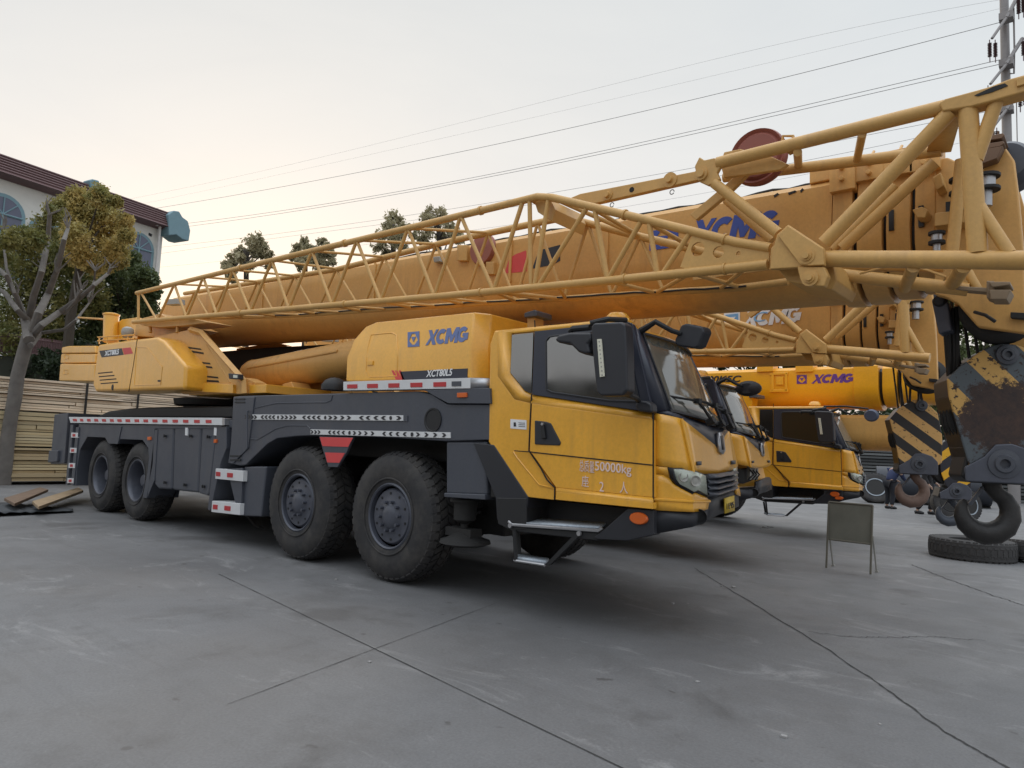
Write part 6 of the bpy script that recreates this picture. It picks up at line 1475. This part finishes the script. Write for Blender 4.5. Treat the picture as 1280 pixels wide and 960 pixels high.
# long building added behind the photographer, unseen, to be mirrored in the door glass
dr = ray(712, 476); hs2 = H+dr.z/dr.y*(4.8+18.8)
reflection_shed = empty('reflection_shed', (-20,-14.5,0), 'long low tan building added across the yard, unseen, to be mirrored in the near cab door glass', 'reflection_shed')
MB().box((-75,-24,0), (25,-14,hs2-.35)).build('wall', plain('tan_wall', (.22,.15,.09), .8), reflection_shed, 0)
MB().box((-75.3,-24.3,hs2-.35), (25.3,-13.6,hs2)).build('roof', plain('brown_roof', (.09,.06,.045), .7), reflection_shed, .02)
# ---- electricity pole and lines
dp = 30
pt = D(1252, -60, dp); pf = D(1259, 190, dp)
pole = empty('power_pole', Vector((pf.x, pf.y, 0)), 'tall pale power pole with slanting crossarms and hanging insulators', 'power pole')
steelp = plain('galvanised_pole', (.24,.225,.22), .5, .2)
px0 = Vector((pf.x, pf.y, 0))
MB().tube(px0, Vector((pf.x, pf.y, D(1255,-60,dp).z)), .22, 16, .16).build('pole_shaft', steelp, pole, 0)
ROT = ((D(1290,20,dp)-D(1240,45,dp)))
for (ya, xl, yl, xr, yr) in ((22,1240,48,1272,-4),(80,1238,105,1278,48),(137,1242,158,1274,112)):
    b = MB(); b.tube(D(xl,yl,dp-.4), D(1258,ya,dp-.25), .06, 6); b.tube(D(1258,ya,dp-.25), D(xr,yr,dp), .08, 6); b.cbox(D(1258,ya,dp), (.5,.5,.3)); arm = b.build('crossarm', steelp, pole, 0)
    for x_, yy in ((xl-3,yl+6),(xl+4,yl+6),(xr+1,yr+4),(xr+7,yr+2)):
        i_ = MB(); p = D(x_, yy, dp-.3); i_.tube(p+Vector((0,0,.15)), p, .02, 6)
        for k in range(9): i_.lathe(p-Vector((0,0,.07*k)), (0,0,-1), [(0,.03),(.02,.085),(.045,.04)], 10)
        i_.tube(p-Vector((0,0,.6)), p-Vector((0,0,.85)), .02, 6); i_.build('insulator', plain('insulator_brown', (.10,.055,.06), .35), arm, 0)
b = MB(); b.path([D(1267,10,dp), D(1268,60,dp), D(1267.5,92,dp), D(1262,92,dp)], .035, 6); b.path([D(1270,100,dp), D(1272,200,dp)], .02, 6); b.build('down_cable', steelp, pole, 0)
wires = [([(1246,29),(860,126),(526,200),(191,261)],.018),([(1240,77),(860,165),(560,228),(227,280)],.018),([(1242,82),(860,169),(560,231),(227,284)],.018),([(1225,4),(860,82),(530,165),(191,243)],.007),([(1236,14),(860,102),(530,178),(220,246)],.006),
    ([(1262,134),(860,211),(532,266),(229,306)],.013),([(1250,148),(1000,202),(519,275),(207,316)],.012),([(1240,170),(860,245),(363,317),(200,334)],.009)]
LW = ['upper bold power line crossing the whole sky','first of the two close power lines under the bold one','second of the two close power lines, nearly touching the first','faintest top power line across the pale sky','faint power line just under the topmost one','power line passing just over the lattice peak','power line running between the distant crowns and the lattice','lowest power line, ending behind the lattice tip']
for k, (P4, r_) in enumerate(wires):
    r_ *= .8
    def at(x):
        tot = 0          # smooth curve through the four sighted points
        for i in range(4):
            l_ = P4[i][1]
            for j in range(4):
                if j != i: l_ *= (x-P4[j][0])/(P4[i][0]-P4[j][0])
            tot += l_
        return tot
    x0_, x1_ = 1259, P4[-1][0]-60; pts = []
    for i in range(31):
        x = x0_+(x1_-x0_)*i/30; inv_d = 1/30+(1/70-1/30)*i/30; pts.append(D(x, at(x), 1/inv_d))
    tag(MB().path(pts, r_, 5).build('power_line', plain('aluminium_line_%d' % k, (.26,.26,.26) if r_ > .0096 else (.40,.40,.40), .6), None, 0), LW[k], 'power line', 'power lines across the sky')
# long dark belt of trees closing the horizon behind the cranes
HB = []
rr_ = random.Random(9)
for i in range(46):
    px = -60+i*30; HB.append((D(px, (540+px*.045)-rr_.uniform(35,62), 48+rr_.uniform(-3,3)), rr_.uniform(1.6,2.4)))
    HB.append((D(px+15, (540+px*.045)-rr_.uniform(0,30), 48+rr_.uniform(-3,3)), 2.4))
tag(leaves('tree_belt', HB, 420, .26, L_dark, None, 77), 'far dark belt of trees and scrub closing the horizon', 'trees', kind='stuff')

# ================================================================== WORLD, LIGHT, CAMERA
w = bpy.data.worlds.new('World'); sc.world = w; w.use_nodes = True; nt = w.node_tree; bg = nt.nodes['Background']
sky = nt.nodes.new('ShaderNodeTexSky'); sky.sky_type = 'NISHITA'; sky.sun_disc = False
sdir = ray(330, 470); az = math.atan2(sdir.y, sdir.x); EL = math.radians(7)
sky.sun_elevation = EL; sky.sun_rotation = math.radians(90)-az; sky.air_density = 1.2; sky.dust_density = 3.0; sky.ozone_density = 1.0
tc = nt.nodes.new('ShaderNodeTexCoord'); sx = nt.nodes.new('ShaderNodeSeparateXYZ'); link(nt, tc.outputs['Generated'], sx.inputs[0])
gr_ = ramp(nt, sx.outputs[2], [(.0, (.70,.58,.50)), (.10, (.76,.70,.645)), (.22, (.73,.715,.69)), (.36, (.68,.69,.69)), (.56, (.615,.64,.65)), (.72, (1.35,1.37,1.38)), (1.0, (1.7,1.72,1.74))])  # overhead stops, above the view, raised to light cranes and ground
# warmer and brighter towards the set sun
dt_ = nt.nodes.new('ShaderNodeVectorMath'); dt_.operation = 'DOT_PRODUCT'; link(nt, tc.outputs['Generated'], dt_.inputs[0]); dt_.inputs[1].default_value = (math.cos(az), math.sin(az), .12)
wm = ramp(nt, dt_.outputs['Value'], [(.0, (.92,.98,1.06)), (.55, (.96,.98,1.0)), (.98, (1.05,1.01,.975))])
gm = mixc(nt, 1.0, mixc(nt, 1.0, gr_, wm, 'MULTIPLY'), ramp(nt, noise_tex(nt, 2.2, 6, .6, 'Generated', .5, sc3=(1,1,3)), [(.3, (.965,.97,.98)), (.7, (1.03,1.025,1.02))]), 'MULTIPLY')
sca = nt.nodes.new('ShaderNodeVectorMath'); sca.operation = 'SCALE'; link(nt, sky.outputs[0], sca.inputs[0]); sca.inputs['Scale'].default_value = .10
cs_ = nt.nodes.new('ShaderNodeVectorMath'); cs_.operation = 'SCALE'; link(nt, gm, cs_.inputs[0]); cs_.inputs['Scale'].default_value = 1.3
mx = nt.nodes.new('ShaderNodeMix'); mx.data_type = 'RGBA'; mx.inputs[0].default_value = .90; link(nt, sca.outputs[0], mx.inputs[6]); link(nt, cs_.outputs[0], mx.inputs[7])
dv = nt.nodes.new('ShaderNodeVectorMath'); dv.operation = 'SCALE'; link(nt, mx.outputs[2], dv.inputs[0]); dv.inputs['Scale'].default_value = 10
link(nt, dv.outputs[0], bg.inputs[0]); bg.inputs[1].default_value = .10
su = bpy.data.lights.new('sun', 'SUN'); su.energy = .5; su.angle = math.radians(14); su.color = (1, .82, .62)
so = bpy.data.objects.new('sun', su); col.objects.link(so); sd = Vector((math.cos(az)*math.cos(EL), math.sin(az)*math.cos(EL), math.sin(EL))); so.rotation_euler = sd.to_track_quat('Z', 'Y').to_euler()
cam = bpy.data.cameras.new('camera'); cam.sensor_width = 36; cam.lens = FPX/1280*36; cam.clip_end = 3000; cam.clip_start = .05
co = bpy.data.objects.new('camera', cam); col.objects.link(co)
mt = Matrix((RIGHT, UP, -FWD)).transposed().to_4x4(); mt.translation = EYE; co.matrix_world = mt
sc.camera = co
vs = sc.view_settings; vs.view_transform = 'Standard'; vs.look = 'None'; vs.exposure = 0; vs.gamma = 1; vs.use_curve_mapping = False
# ---- pieces that stand apart become parts of their own
def split_loose(names):
    done = {}
    for o in list(bpy.data.objects):
        if o.type != 'MESH' or o.name.split('.')[0] not in names: continue
        me = o.data
        if me.name not in done:
            bm = bmesh.new(); bm.from_mesh(me); bm.verts.ensure_lookup_table(); seen = set(); comps = []
            for v in bm.verts:
                if v.index in seen: continue
                st = [v]; seen.add(v.index); comp = []
                while st:
                    q = st.pop(); comp.append(q.index)
                    for e in q.link_edges:
                        w_ = e.other_vert(q)
                        if w_.index not in seen: seen.add(w_.index); st.append(w_)
                comps.append(set(comp))
            out = []
            for comp in comps:
                b2 = bm.copy(); b2.verts.ensure_lookup_table(); bmesh.ops.delete(b2, geom=[v for v in b2.verts if v.index not in comp], context='VERTS')
                m2 = me.copy(); b2.to_mesh(m2); b2.free(); out.append(m2)
            bm.free(); done[me.name] = out
        out = done[me.name]
        if len(out) < 2: continue
        base = o.name.split('.')[0]
        for m2 in out[1:]:
            c = o.copy(); c.name = base; c.data = m2; col.objects.link(c)
        o.data = out[0]
split_loose({'windscreen_pillar','step_arm','slide_pad','head_bracket','boom_fitting','platform_bracket','far_fender','turret_plate','wheel_well','service_rail','mirror_arm','pivot_pin','strap','head_sheave','air_hose'})
